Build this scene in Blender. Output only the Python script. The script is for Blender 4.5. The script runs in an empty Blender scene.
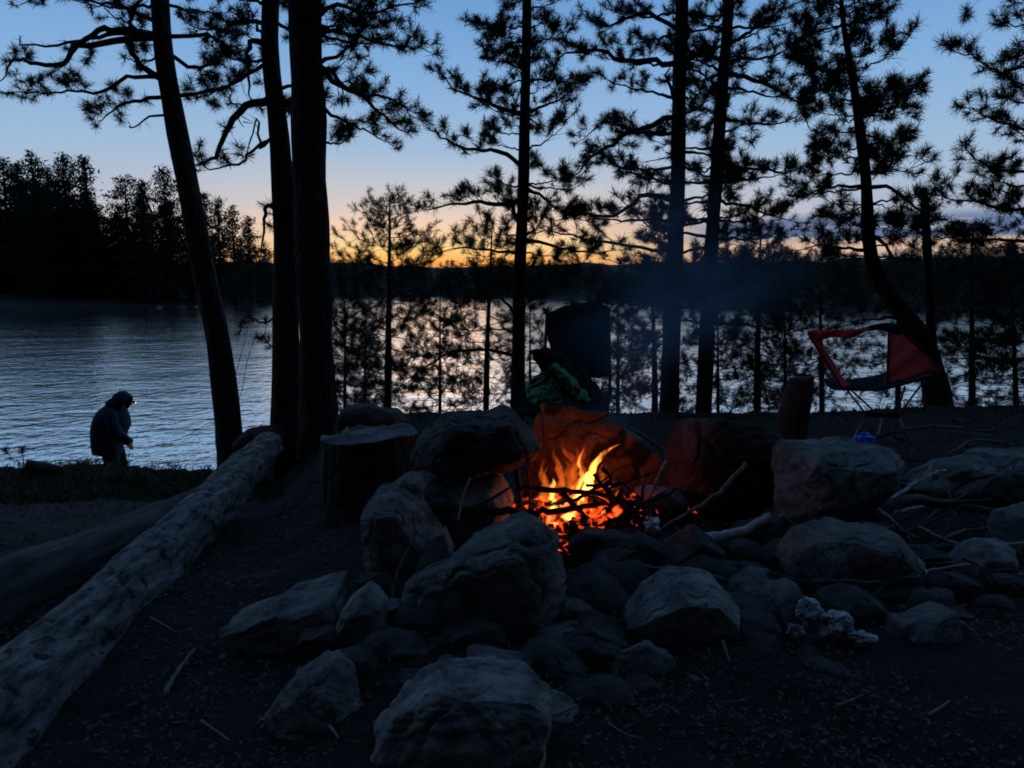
import bpy, math, random
import numpy as np
from mathutils import Vector, noise, Matrix
random.seed(11)
sc = bpy.context.scene
col = sc.collection
R = math.radians
V = Vector
# ------------------------------------------------------------------ camera
F = 773.0; PITCH = R(7.1); CZ = 1.1
cam = bpy.data.objects.new('camera', bpy.data.cameras.new('camera')); col.objects.link(cam); sc.camera = cam
cam.data.lens = 36*F/1024; cam.data.clip_start = 0.05; cam.data.clip_end = 3000
cam.location = (0, 0, CZ); cam.rotation_euler = (R(90)-PITCH, 0, 0)
cp, sp = math.cos(PITCH), math.sin(PITCH)

def pt(px, py, d):
    """point seen at photo position (px,py), d metres ahead"""
    r = (px-512)/F; u = (384-py)/F
    k = d/(cp+u*sp)
    return V((r*k, d, CZ+k*(-sp+u*cp)))

def S(px, d):
    return px*d/F

def lin(c):
    return tuple(((v/255)/12.92 if v/255 <= .04045 else ((v/255+.055)/1.055)**2.4) for v in c)+(1,)

# ------------------------------------------------------------------ helpers
def tag(o, label=None, cat=None, group=None, kind=None):
    if label: o['label'] = label
    if cat: o['category'] = cat
    if group: o['group'] = group
    if kind: o['kind'] = kind
    return o

def empty(name, loc, label, cat, group=None):
    o = bpy.data.objects.new(name, None); col.objects.link(o); o.location = loc; o.empty_display_size = .1
    return tag(o, label, cat, group)

def link(name, me, mat, parent=None, smooth=True):
    o = bpy.data.objects.new(name, me); col.objects.link(o)
    if mat: me.materials.append(mat)
    if parent: o.parent = parent
    if smooth: me.polygons.foreach_set('use_smooth', [True]*len(me.polygons))
    return o

def world_loc(p):
    l = V((0, 0, 0))
    while p is not None:
        l += p.location; p = p.parent
    return l

def build(name, vs, fs, mat, parent=None, smooth=True, origin=None):
    """verts are given in world space"""
    off = world_loc(parent)
    if parent is None and origin is None:
        n = len(vs); a = V((0, 0, 0))
        for v in vs: a += V(v)
        origin = a/n
        origin.z = min(v[2] for v in vs)
    if parent is None: off = V(origin)
    else: origin = None
    me = bpy.data.meshes.new(name)
    me.from_pydata([(v[0]-off[0], v[1]-off[1], v[2]-off[2]) for v in vs], [], fs); me.update()
    o = link(name, me, mat, parent, smooth)
    if parent is None: o.location = off
    return o

class MB:
    def __init__(s): s.v = []; s.f = []
    def tube(s, pts, rad, n=8, jit=0.0, seed=0.0, flat=1.0, cap=True):
        b = len(s.v); P = [V(p) for p in pts]; up = V((0, 0, 1)); prev = None
        for i, p in enumerate(P):
            t = (P[min(i+1, len(P)-1)]-P[max(i-1, 0)])
            if t.length < 1e-9: t = V((0, 0, 1))
            t.normalize()
            if prev is None:
                a = t.cross(V((0, 1, 0.1)));
                if a.length < .1: a = t.cross(V((1, 0, 0)))
            else:
                a = prev - t*prev.dot(t)
                if a.length < 1e-6: a = t.cross(V((0, 1, 0.1)))
            a.normalize(); prev = a; c = t.cross(a)
            for k in range(n):
                an = 2*math.pi*k/n; r = rad[i]
                if jit: r *= 1+jit*noise.noise(V((math.cos(an)*1.3+seed, math.sin(an)*1.3, i*.35+seed)))
                s.v.append(p+a*(math.cos(an)*r)+c*(math.sin(an)*r*flat))
        for i in range(len(P)-1):
            for k in range(n):
                s.f.append((b+i*n+k, b+i*n+(k+1) % n, b+(i+1)*n+(k+1) % n, b+(i+1)*n+k))
        if cap:
            s.f.append(tuple(b+k for k in range(n))[::-1]); s.f.append(tuple(b+(len(P)-1)*n+k for k in range(n)))
    def box(s, c, h, rot=None):
        b = len(s.v); m = rot or Matrix.Identity(3)
        for x in (-1, 1):
            for y in (-1, 1):
                for z in (-1, 1):
                    s.v.append(V(c)+m @ V((x*h[0], y*h[1], z*h[2])))
        for f in ((0, 1, 3, 2), (4, 6, 7, 5), (0, 4, 5, 1), (2, 3, 7, 6), (0, 2, 6, 4), (1, 5, 7, 3)):
            s.f.append(tuple(b+i for i in f))
    def sheet(s, grid, th):
        """grid [i][j] of points -> closed cloth of thickness th (offset along y)"""
        ni, nj = len(grid), len(grid[0]); b = len(s.v)
        for o in (-th/2, th/2):
            for row in grid:
                for p in row: s.v.append(V(p)+V((0, o, -o*.4)))
        N = ni*nj
        def q(i, j): return b+i*nj+j
        for i in range(ni-1):
            for j in range(nj-1):
                s.f.append((q(i, j), q(i, j+1), q(i+1, j+1), q(i+1, j)))
                s.f.append((N+q(i, j), N+q(i+1, j), N+q(i+1, j+1), N+q(i, j+1)))
        ring = [q(0, j) for j in range(nj)]+[q(i, nj-1) for i in range(1, ni)]+[q(ni-1, j) for j in range(nj-2, -1, -1)]+[q(i, 0) for i in range(ni-2, 0, -1)]
        for a, c in zip(ring, ring[1:]+ring[:1]): s.f.append((a, a+N, c+N, c))
    def build(s, name, mat, parent=None, smooth=True, origin=None):
        return build(name, s.v, s.f, mat, parent, smooth, origin)

def catmull(P, n):
    P = [V(p) for p in P]
    if len(P) == 2: return [P[0].lerp(P[1], i/n) for i in range(n+1)]
    out = []; m = len(P)-1
    for i in range(n+1):
        t = i/n*m; k = min(int(t), m-1); t -= k
        a, b, c, d = P[max(k-1, 0)], P[k], P[k+1], P[min(k+2, m)]
        out.append(.5*((2*b)+(c-a)*t+(2*a-5*b+4*c-d)*t*t+(-a+3*b-3*c+d)*t**3))
    return out

def interp(xs, x):
    if x <= xs[0][0]: return xs[0][1]
    for (a, b), (c, d) in zip(xs, xs[1:]):
        if x <= c: return b+(d-b)*(x-a)/(c-a)
    return xs[-1][1]

def sstep(a, b, x):
    t = min(1, max(0, (x-a)/(b-a))); return t*t*(3-2*t)

# ------------------------------------------------------------------ materials
def mat(name, c1, c2=None, scale=8, rough=.85, bump=.3, bscale=None, stretch=(1, 1, 1), metallic=0, spots=None, spec=.3, detail=6, dist=.02, voro=0):
    m = bpy.data.materials.new(name); m.use_nodes = True; nt = m.node_tree; N = nt.nodes; L = nt.links
    b = N['Principled BSDF']; b.inputs['Roughness'].default_value = rough; b.inputs['Metallic'].default_value = metallic
    b.inputs['Specular IOR Level'].default_value = spec
    tc = N.new('ShaderNodeTexCoord'); mp = N.new('ShaderNodeMapping'); mp.inputs['Scale'].default_value = stretch
    L.new(tc.outputs['Object'], mp.inputs['Vector'])
    n = N.new('ShaderNodeTexNoise'); n.inputs['Scale'].default_value = scale; n.inputs['Detail'].default_value = detail; n.inputs['Roughness'].default_value = .65
    L.new(mp.outputs[0], n.inputs['Vector'])
    rp = N.new('ShaderNodeValToRGB'); e = rp.color_ramp.elements
    e[0].position = .35; e[1].position = .68; e[0].color = tuple(c1)+(1,); e[1].color = tuple(c2 or c1)+(1,)
    L.new(n.outputs['Fac'], rp.inputs[0]); out = rp.outputs[0]
    if spots:
        n2 = N.new('ShaderNodeTexNoise'); n2.inputs['Scale'].default_value = spots[1]; n2.inputs['Detail'].default_value = 3
        L.new(tc.outputs['Object'], n2.inputs['Vector'])
        r2 = N.new('ShaderNodeValToRGB'); r2.color_ramp.elements[0].position = spots[2]; r2.color_ramp.elements[1].position = spots[2]+.06
        L.new(n2.outputs['Fac'], r2.inputs[0])
        mx = N.new('ShaderNodeMix'); mx.data_type = 'RGBA'; L.new(r2.outputs[0], mx.inputs[0]); L.new(out, mx.inputs[6])
        mx.inputs[7].default_value = tuple(spots[0])+(1,); out = mx.outputs[2]
    L.new(out, b.inputs['Base Color'])
    if bump:
        bp = N.new('ShaderNodeBump'); bp.inputs['Strength'].default_value = bump; bp.inputs['Distance'].default_value = dist
        n3 = N.new('ShaderNodeTexNoise'); n3.inputs['Scale'].default_value = bscale or scale*3; n3.inputs['Detail'].default_value = 8; n3.inputs['Roughness'].default_value = .7
        L.new(mp.outputs[0], n3.inputs['Vector']); h = n3.outputs['Fac']
        if voro:
            vo = N.new('ShaderNodeTexVoronoi'); vo.feature = 'DISTANCE_TO_EDGE'; vo.inputs['Scale'].default_value = voro
            L.new(mp.outputs[0], vo.inputs['Vector'])
            r3 = N.new('ShaderNodeMapRange'); r3.inputs[2].default_value = .25; L.new(vo.outputs['Distance'], r3.inputs[0])
            ad = N.new('ShaderNodeMath'); ad.operation = 'ADD'; L.new(h, ad.inputs[0]); L.new(r3.outputs[0], ad.inputs[1]); h = ad.outputs[0]
        L.new(h, bp.inputs['Height']); L.new(bp.outputs[0], b.inputs['Normal'])
    return m

M = {}
M['rock'] = mat('granite', (.05, .048, .045), (.30, .285, .265), 6, .8, 1, 26, spots=((.085, .09, .085), 60, .60), dist=.03, detail=12)
M['rock_pale'] = mat('pale_granite', (.08, .078, .074), (.42, .40, .375), 8, .8, 1, 34, spots=((.10, .105, .10), 80, .62), dist=.025, detail=12)
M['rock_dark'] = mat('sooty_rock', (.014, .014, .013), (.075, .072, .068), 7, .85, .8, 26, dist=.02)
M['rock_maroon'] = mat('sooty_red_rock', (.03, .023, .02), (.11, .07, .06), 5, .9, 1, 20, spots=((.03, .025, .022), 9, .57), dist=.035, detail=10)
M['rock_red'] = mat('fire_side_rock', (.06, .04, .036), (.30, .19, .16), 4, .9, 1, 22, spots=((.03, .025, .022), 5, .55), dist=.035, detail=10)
M['bark'] = mat('pine_bark', (.025, .02, .018), (.085, .06, .05), 10, .95, 1, 14, stretch=(1, 1, .3), dist=.03, voro=14)
M['twig'] = mat('twig_bark', (.03, .025, .02), (.06, .05, .04), 20, .9, 0)
M['needle'] = mat('pine_needles', (.022, .035, .018), (.05, .07, .03), 3, .7, 0)
M['needle_far'] = mat('far_needles', (.02, .032, .02), (.05, .07, .04), .4, .9, 0)
M['log'] = mat('weathered_wood', (.035, .034, .032), (.46, .44, .41), 13, .85, 1, 34, stretch=(1.7, .5, 1.7), spots=((.04, .035, .03), 14, .58), dist=.05, detail=12, voro=5)
M['log2'] = mat('mossy_log', (.025, .025, .022), (.12, .12, .11), 7, .9, 1, 18, stretch=(1.2, .35, 1.2), dist=.03)
M['stick'] = mat('dry_stick', (.10, .08, .065), (.24, .20, .17), 25, .9, .5, 60)
M['stick_pale'] = mat('barkless_stick', (.25, .22, .2), (.5, .45, .4), 18, .8, .5, 60)
M['char'] = mat('charred_stick', (.008, .007, .006), (.03, .025, .022), 25, .9, .5, 60)
M['cutwood'] = mat('stump_top', (.04, .04, .04), (.24, .235, .23), 9, .85, 1, 30, stretch=(.4, 1.4, 1), detail=10)
M['soil'] = mat('forest_floor', (.004, .0035, .003), (.011, .0095, .008), 5, .95, 1, 30, spots=((.05, .043, .037), 70, .64), dist=.03, detail=10)
M['leaf'] = mat('dead_leaf', (.012, .010, .009), (.11, .09, .075), 40, .8, 0)
M['grass'] = mat('bank_grass', (.03, .06, .02), (.09, .14, .05), 3, .8, 0)
M['jacket'] = mat('navy_jacket', (.012, .022, .045), (.02, .036, .075), 20, .8, .3, 40)
M['pants'] = mat('dark_trousers', (.012, .014, .02), (.02, .022, .03), 20, .9, .3)
M['skin'] = mat('skin', (.42, .26, .19), (.5, .32, .24), 20, .6, 0)
M['blackcloth'] = mat('black_fabric', (.006, .006, .008), (.012, .012, .014), 30, .9, .3)
M['green'] = mat('green_nylon', (.05, .24, .10), (.09, .36, .16), 6, .5, .8, 14, dist=.05)
M['red'] = mat('red_nylon', (.55, .03, .03), (.68, .05, .045), 6, .7, .3, 20)
M['metal'] = mat('grey_pole', (.25, .25, .26), None, 5, .4, 0, metallic=.8)
M['redlog'] = mat('reddish_log', (.05, .025, .02), (.12, .05, .04), 8, .9, .7, 20, stretch=(1, 1, .3))
M['blue'] = mat('blue_plastic', (.02, .12, .7), (.05, .25, .9), 9, .4, .3)
M['foil'] = mat('crumpled_foil', (.20, .20, .21), (.75, .77, .8), 30, .4, .8, 60, metallic=.35)
M['paper'] = mat('white_wrapper', (.7, .7, .72), (.8, .8, .8), 20, .6, .3)
M['cord'] = mat('cord', (.12, .12, .12), None, 5, .8, 0)
M['hair'] = mat('lake_bed', (.03, .03, .03), None, 5, .9, 0)

def emis(name, color, strength):
    m = bpy.data.materials.new(name); m.use_nodes = True; nt = m.node_tree
    b = nt.nodes['Principled BSDF']; b.inputs['Base Color'].default_value = (*color, 1)
    b.inputs['Emission Color'].default_value = (*color, 1); b.inputs['Emission Strength'].default_value = strength
    return m

def ember_mat():
    m = bpy.data.materials.new('glowing_coal'); m.use_nodes = True; nt = m.node_tree; N = nt.nodes; L = nt.links
    b = N['Principled BSDF']; b.inputs['Base Color'].default_value = (.02, .015, .012, 1); b.inputs['Roughness'].default_value = .95
    tc = N.new('ShaderNodeTexCoord')
    n = N.new('ShaderNodeTexNoise'); n.inputs['Scale'].default_value = 16; n.inputs['Detail'].default_value = 5
    L.new(tc.outputs['Object'], n.inputs['Vector'])
    # hottest at the middle-left of the bed
    vm = N.new('ShaderNodeVectorMath'); vm.operation = 'DISTANCE'; L.new(tc.outputs['Object'], vm.inputs[0]); vm.inputs[1].default_value = (-.13, .03, .1)
    mr = N.new('ShaderNodeMapRange'); mr.inputs[1].default_value = .02; mr.inputs[2].default_value = .42; mr.inputs[3].default_value = .17; mr.inputs[4].default_value = -.12
    L.new(vm.outputs['Value'], mr.inputs[0])
    ad = N.new('ShaderNodeMath'); ad.operation = 'ADD'; L.new(n.outputs['Fac'], ad.inputs[0]); L.new(mr.outputs[0], ad.inputs[1])
    r = N.new('ShaderNodeValToRGB'); e = r.color_ramp.elements
    e[0].position = .50; e[0].color = (0, 0, 0, 1); e[1].position = .84; e[1].color = (1, .5, .12, 1)
    x = r.color_ramp.elements.new(.56); x.color = (.5, .03, .003, 1)
    x = r.color_ramp.elements.new(.68); x.color = (1, .12, .015, 1)
    L.new(ad.outputs[0], r.inputs[0]); L.new(r.outputs[0], b.inputs['Emission Color'])
    b.inputs['Emission Strength'].default_value = 1.7
    return m
M['ember'] = ember_mat()

def flame_mat(name, z0, z1, cols, strength):
    m = bpy.data.materials.new(name); m.use_nodes = True; nt = m.node_tree; N = nt.nodes; L = nt.links
    N.remove(N['Principled BSDF']); out = N['Material Output']
    em = N.new('ShaderNodeEmission'); L.new(em.outputs[0], out.inputs['Volume'])
    tc = N.new('ShaderNodeTexCoord'); sx = N.new('ShaderNodeSeparateXYZ'); L.new(tc.outputs['Object'], sx.inputs[0])
    mr = N.new('ShaderNodeMapRange'); mr.inputs[1].default_value = z0; mr.inputs[2].default_value = z1; L.new(sx.outputs['Z'], mr.inputs[0])
    r = N.new('ShaderNodeValToRGB'); e = r.color_ramp.elements
    e[0].color = (*cols[0], 1); e[1].color = (*cols[-1], 1)
    for i, c in enumerate(cols[1:-1]):
        x = e.new((i+1)/(len(cols)-1)); x.color = (*c, 1)
    L.new(mr.outputs[0], r.inputs[0]); L.new(r.outputs[0], em.inputs['Color'])
    n = N.new('ShaderNodeTexNoise'); n.inputs['Scale'].default_value = 22; mp = N.new('ShaderNodeMapping'); mp.inputs['Scale'].default_value = (1, 1, .3)
    L.new(tc.outputs['Object'], mp.inputs[0]); L.new(mp.outputs[0], n.inputs['Vector'])
    m2 = N.new('ShaderNodeMapRange'); m2.inputs[1].default_value = .3; m2.inputs[2].default_value = .65; m2.inputs[3].default_value = strength*.05; m2.inputs[4].default_value = strength*1.6
    L.new(n.outputs['Fac'], m2.inputs[0]); L.new(m2.outputs[0], em.inputs['Strength'])
    return m

# ------------------------------------------------------------------ world
def world():
    w = bpy.data.worlds.new('World'); sc.world = w; w.use_nodes = True; nt = w.node_tree; N = nt.nodes; L = nt.links
    bg = N['Background']; tc = N.new('ShaderNodeTexCoord'); nrm = N.new('ShaderNodeVectorMath'); nrm.operation = 'NORMALIZE'
    L.new(tc.outputs['Generated'], nrm.inputs[0]); sx = N.new('ShaderNodeSeparateXYZ'); L.new(nrm.outputs[0], sx.inputs[0])
    def ramp(stops):
        r = N.new('ShaderNodeValToRGB'); e = r.color_ramp.elements
        e[0].position, e[0].color = stops[0][0], lin(stops[0][1]); e[1].position, e[1].color = stops[-1][0], lin(stops[-1][1])
        for p, c in stops[1:-1]:
            x = e.new(p); x.color = lin(c)
        L.new(sx.outputs['Z'], r.inputs[0]); return r.outputs[0]
    up = [(.25, (130, 173, 218)), (.326, (109, 157, 211)), (.55, (92, 136, 190)), (1, (74, 106, 150))]
    base = ramp([(0, (150, 140, 150)), (.045, (178, 172, 182)), (.09, (172, 184, 204)), (.168, (153, 184, 216))]+up)
    warm = ramp([(0, (240, 130, 60)), (.03, (250, 168, 86)), (.042, (255, 198, 116)), (.053, (255, 214, 148)), (.065, (251, 210, 166)), (.0787, (245, 208, 179)), (.098, (216, 202, 193)), (.132, (189, 195, 206)), (.168, (159, 186, 216))]+up)
    def mth(op, a, b=None, clamp=False):
        n = N.new('ShaderNodeMath'); n.operation = op; n.use_clamp = clamp
        for i, v in enumerate((a, b)):
            if v is None: continue
            if isinstance(v, (int, float)): n.inputs[i].default_value = v
            else: L.new(v, n.inputs[i])
        return n.outputs[0]
    at = mth('ARCTAN2', sx.outputs['X'], sx.outputs['Y'])          # azimuth from +Y
    dev = mth('ABSOLUTE', mth('ADD', at, R(5)))
    def mrange(v, a, b, c, d, smooth=True):
        n = N.new('ShaderNodeMapRange'); n.interpolation_type = 'SMOOTHSTEP' if smooth else 'LINEAR'
        for i, x in enumerate((a, b, c, d)): n.inputs[i+1].default_value = x
        L.new(v, n.inputs[0]); return n.outputs[0]
    mask = mrange(dev, R(3), R(34), 1, 0)
    def mix(f, a, b, mode='MIX'):
        n = N.new('ShaderNodeMix'); n.data_type = 'RGBA'; n.blend_type = mode
        if isinstance(f, (int, float)): n.inputs[0].default_value = f
        else: L.new(f, n.inputs[0])
        for i, v in ((6, a), (7, b)):
            if isinstance(v, tuple): n.inputs[i].default_value = v
            else: L.new(v, n.inputs[i])
        return n.outputs[2]
    c = mix(mask, base, warm)
    # low cloud bank to the right
    cmb = N.new('ShaderNodeCombineXYZ'); L.new(mth('MULTIPLY', at, 9), cmb.inputs[0]); L.new(mth('MULTIPLY', sx.outputs['Z'], 95), cmb.inputs[1])
    ns = N.new('ShaderNodeTexNoise'); ns.inputs['Scale'].default_value = 1.0; ns.inputs['Detail'].default_value = 4; L.new(cmb.outputs[0], ns.inputs['Vector'])
    zb = mth('MULTIPLY', mrange(sx.outputs['Z'], .050, .058, 0, 1), mrange(sx.outputs['Z'], .074, .092, 1, 0))
    ab = mrange(at, R(10), R(17), 0, 1)
    cm = mth('MULTIPLY', mth('MULTIPLY', zb, ab), mrange(ns.outputs['Fac'], .32, .5, 0, 1))
    c = mix(cm, c, lin((92, 118, 160)))
    lo = mth('MULTIPLY', mth('MULTIPLY', mrange(sx.outputs['Z'], .03, .045, .0, 1), mrange(sx.outputs['Z'], .052, .06, 1, 0)), ab)
    c = mix(mth('MULTIPLY', lo, .6), c, lin((235, 190, 150)))
    # dusk sky dims away from the sunset, ground side is dark
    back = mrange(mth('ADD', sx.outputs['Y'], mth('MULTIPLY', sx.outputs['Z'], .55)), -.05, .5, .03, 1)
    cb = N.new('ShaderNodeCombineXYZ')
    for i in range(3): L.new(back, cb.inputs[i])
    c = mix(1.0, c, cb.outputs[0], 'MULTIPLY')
    c = mix(mrange(sx.outputs['Z'], -.02, .0, 1, 0), c, (.01, .012, .015, 1))
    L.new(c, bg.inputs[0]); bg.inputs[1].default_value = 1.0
    sk = N.new('ShaderNodeTexSky'); sk.sky_type = 'NISHITA'; sk.sun_disc = False; sk.sun_elevation = R(-2); sk.sun_rotation = R(-5)
    b2 = N.new('ShaderNodeBackground'); L.new(sk.outputs[0], b2.inputs[0]); b2.inputs[1].default_value = .03
    ad = N.new('ShaderNodeAddShader'); L.new(bg.outputs[0], ad.inputs[0]); L.new(b2.outputs[0], ad.inputs[1]); L.new(ad.outputs[0], N['World Output'].inputs[0])
world()
sl = bpy.data.lights.new('sun', 'SUN'); sl.energy = .05; sl.angle = R(10); sl.color = (1, .6, .35)
so = bpy.data.objects.new('sun', sl); col.objects.link(so); so.rotation_euler = (R(-88), 0, R(5))

# ------------------------------------------------------------------ terrain
WL = -2.2
def shore_dist(t):   # t = x/y -> metres to the far shore
    return interp([(-.66, 120), (-.34, 150), (-.26, 280), (-.04, 300), (.11, 190), (.37, 112), (.66, 95)], t)
def ground(x, y):
    r = math.hypot(x, y)
    t = x/max(y, .5) if y > 0 else (-1 if x < 0 else 1)
    Lw = sstep(-.19, -.33, t) if y > 1 else 0
    Lw *= sstep(1.0, 2.2, y)
    yy = max(y, r*.75) if y > 0 else r*.4
    zc = -.035*max(0, yy-4)
    zl = -.10-.90*sstep(2.3, 8.9, yy)
    z = zc*(1-Lw)+zl*Lw
    if t > .3: z += .06*sstep(.3, .6, t)*sstep(3, 6, yy)
    z += .03*noise.noise(V((x*1.1, y*1.1, 0)))+.022*noise.noise(V((x*4, y*4, 3)))+.010*noise.noise(V((x*13, y*13, 5)))
    if y < 0: return z+.01*r
    e = 7.6+1.4*Lw+.25*noise.noise(V((x*.7, 3, 0)))
    if yy > e:
        d = yy-e
        z = z-(z-(-2.35))*sstep(-.8, 3.6, d) if d < 3.6 else -2.35
        z -= 2.5*sstep(3.6, 20, d)
    if yy > 40:
        sd = shore_dist(t)*math.sqrt(1+0*t*t)
        s = y-sd
        if s > -12: z = -4.8+2.9*sstep(-12, 3, s)+ (sstep(0, 60, s)*4 + sstep(40, 400, s)*14)
    return z
def make_ground():
    rs = [0.15]
    while rs[-1] < 1600:
        r = rs[-1]; rs.append(r+max(.022, r*.013) if r < 16 else r*1.05)
    az = []
    a = -46.0
    while a <= 46: az.append(a); a += .42
    a = 50.0
    while a < 314: az.append(a); a += 6
    n = len(az); vs = []; fs = []
    for r in rs:
        for a in az:
            x = r*math.sin(R(a)); y = r*math.cos(R(a)); vs.append((x, y, ground(x, y)))
    for i in range(len(rs)-1):
        for j in range(n):
            k = (j+1) % n; fs.append((i*n+j, (i+1)*n+j, (i+1)*n+k, i*n+k))
    c = len(vs); vs.append((0, 0, ground(0, 0)))
    for j in range(n): fs.append((c, j, (j+1) % n))
    o = build('ground', vs, fs, M['soil'], origin=V((0, 0, 0))); tag(o, kind='structure')
make_ground()

def water():
    m = bpy.data.materials.new('lake_water'); m.use_nodes = True; nt = m.node_tree; N = nt.nodes; L = nt.links
    b = N['Principled BSDF']; b.inputs['Base Color'].default_value = (.92, .92, .90, 1); b.inputs['Roughness'].default_value = .05
    b.inputs['IOR'].default_value = 2.0; b.inputs['Metallic'].default_value = .95
    tc = N.new('ShaderNodeTexCoord'); h = None
    for sc_, st, rot, w in ((.9, (1.0, 1.2, 1), 8, .8), (3.0, (1.1, .8, 1), -14, .5), (9, (1, .9, 1), 10, .12), (.13, (1, 1.3, 1), 20, 2.2)):
        mp = N.new('ShaderNodeMapping'); mp.inputs['Scale'].default_value = st; mp.inputs['Rotation'].default_value = (0, 0, R(rot))
        n = N.new('ShaderNodeTexNoise'); n.inputs['Scale'].default_value = sc_; n.inputs['Detail'].default_value = 3; n.inputs['Roughness'].default_value = .5
        L.new(tc.outputs['Object'], mp.inputs[0]); L.new(mp.outputs[0], n.inputs['Vector'])
        k = N.new('ShaderNodeMath'); k.operation = 'MULTIPLY'; k.inputs[1].default_value = w; L.new(n.outputs['Fac'], k.inputs[0])
        if h is None: h = k.outputs[0]
        else:
            a = N.new('ShaderNodeMath'); a.operation = 'ADD'; L.new(h, a.inputs[0]); L.new(k.outputs[0], a.inputs[1]); h = a.outputs[0]
    bp = N.new('ShaderNodeBump'); bp.inputs['Strength'].default_value = 1; bp.inputs['Distance'].default_value = .07
    L.new(h, bp.inputs['Height']); L.new(bp.outputs[0], b.inputs['Normal'])
    vs = [(-900, 5, WL), (900, 5, WL), (900, 700, WL), (-900, 700, WL)]
    o = build('lake_water', vs, [(0, 1, 2, 3)], m, smooth=False, origin=V((0, 0, WL))); tag(o, kind='structure')
water()

# ------------------------------------------------------------------ pines
class Pine:
    def __init__(s, seed, tuft=.115, nn=46):
        s.w = MB(); s.t = []; s.rng = random.Random(seed); s.ts = tuft; s.nn = nn
    def rv(s, k=1):
        g = s.rng.gauss; return V((g(0, k), g(0, k), g(0, k)))
    def twig(s, p, d, L, r, leaf=1.0, lvl=0):
        n = 4; P = [V(p)]; dd = d.normalized()
        for i in range(n):
            dd = (dd+s.rv(.16)+V((0, 0, .10 if leaf else -.02))).normalized(); P.append(P[-1]+dd*(L/n))
        s.w.tube(P, [r*(1-.75*i/n) for i in range(n+1)], 4, cap=False)
        if leaf > 0:
            s.t.append((P[-1], dd, s.rng.uniform(.6, 1.15)))
            k = max(0, int(L*leaf/.085*s.rng.uniform(.5, 1)))
            for i in range(k):
                f = s.rng.uniform(.35, .95); q = P[0].lerp(P[-1], f); j = min(n-1, int(f*n)); q = P[j].lerp(P[j+1], f*n-j)
                e = (dd+s.rv(.7)+V((0, 0, .35))).normalized()
                l = s.rng.uniform(.03, .09); s.w.tube([q, q+e*l], [r*.5, r*.3], 3, cap=False)
                s.t.append((q+e*l, e, s.rng.uniform(.5, 1.05)))
        if lvl > 0:
            for i in range(lvl+1):
                f = s.rng.uniform(.3, .8); q = P[0].lerp(P[-1], f); e = (dd+s.rv(.6)).normalized()
                s.twig(q, e, L*s.rng.uniform(.35, .6), r*.55, leaf, lvl-1)
    def limb(s, P, r0, leaf=1.0, dens=1.0, sub=.35, start=.3, sides=6):
        """P: limb polyline in world space"""
        n = max(6, len(P)*3); C = catmull(P, n); Ltot = sum((a-b).length for a, b in zip(C, C[1:]))
        for i in range(1, n): C[i] = C[i]+s.rv(.006+.012*Ltot/3)
        s.w.tube(C, [max(.004, r0*(1-.82*i/n)) for i in range(n+1)], sides, jit=.2, seed=r0*99, cap=False)
        m = int(Ltot*7*dens)+(1 if dens > 0 else 0)
        for i in range(m):
            f = start+(1-start)*(i+s.rng.random())/m; x = f*n; j = min(n-1, int(x)); q = C[j].lerp(C[j+1], x-j)
            t = (C[j+1]-C[j]).normalized(); side = t.cross(V((0, 0, 1)))
            if side.length < .2: side = V((1, 0, 0))
            side.normalize(); sg = s.rng.choice((-1, 1))
            d = (t*s.rng.uniform(.4, 1)+side*sg*s.rng.uniform(.3, 1)+V((0, 0, s.rng.uniform(-.35, .55)))).normalized()
            l = sub*s.rng.uniform(.45, 1.1)*(1.15-.6*f)
            s.twig(q, d, l, max(.003, r0*.28*(1.1-f)), leaf if s.rng.random() > .16 else 0, 1 if l > .2 else 0)
        if leaf: s.twig(C[-1], (C[-1]-C[-2]), sub*.5, .005, leaf, 0)
        return C
    def rlimb(s, p, az, L, r0, rise=.1, upturn=.35, **k):
        d = V((math.sin(az), math.cos(az), rise)); P = [V(p)]
        for i in range(4):
            d = (d+V((0, 0, upturn*(i-.8)/3)) + s.rv(.10)).normalized(); P.append(P[-1]+d*L/4)
        return s.limb(P, r0, **k)
    def finish(s, name, base, label, group, trunk=None, cat='tree', nm=None, trunkmat=None, cone=1.35):
        root = empty(name, base, label, cat, group)
        if trunk: trunk.build('trunk', trunkmat or M['bark'], root)
        if s.w.v: s.w.build('branches', M['twig'], root)
        if s.t:
            rs = np.random.RandomState(s.rng.randint(0, 10**6)); nt = len(s.t); nn = s.nn
            p = np.repeat(np.array([tuple(a[0]) for a in s.t]), nn, 0); d = np.repeat(np.array([tuple(a[1]) for a in s.t]), nn, 0)
            z = np.repeat(np.array([a[2] for a in s.t]), nn)*s.ts*rs.uniform(.5, 1.0, nt*nn)
            rv = rs.normal(size=(nt*nn, 3)); rv /= np.linalg.norm(rv, axis=1)[:, None]
            q = d*rs.uniform(.15, cone, (nt*nn, 1))+rv; q /= np.linalg.norm(q, axis=1)[:, None]
            b = p-d*rs.uniform(0, .085*s.ts/.115, (nt*nn, 1))
            wv = np.cross(q, rs.normal(size=(nt*nn, 3))); wv /= np.linalg.norm(wv, axis=1)[:, None]; wv *= .0025*(s.ts/.115)
            vs = np.stack([b-wv, b+wv, b+q*z[:, None]+wv*.5, b+q*z[:, None]-wv*.5], 1).reshape(-1, 3)-np.array(tuple(base))
            me = bpy.data.meshes.new('needles'); k = nt*nn
            me.vertices.add(4*k); me.vertices.foreach_set('co', vs.ravel()); me.loops.add(4*k); me.loops.foreach_set('vertex_index', np.arange(4*k))
            me.polygons.add(k); me.polygons.foreach_set('loop_start', np.arange(0, 4*k, 4)); me.polygons.foreach_set('loop_total', np.full(k, 4)); me.update()
            link('needles', me, nm or M['needle'], root, smooth=False)
        return root

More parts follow.
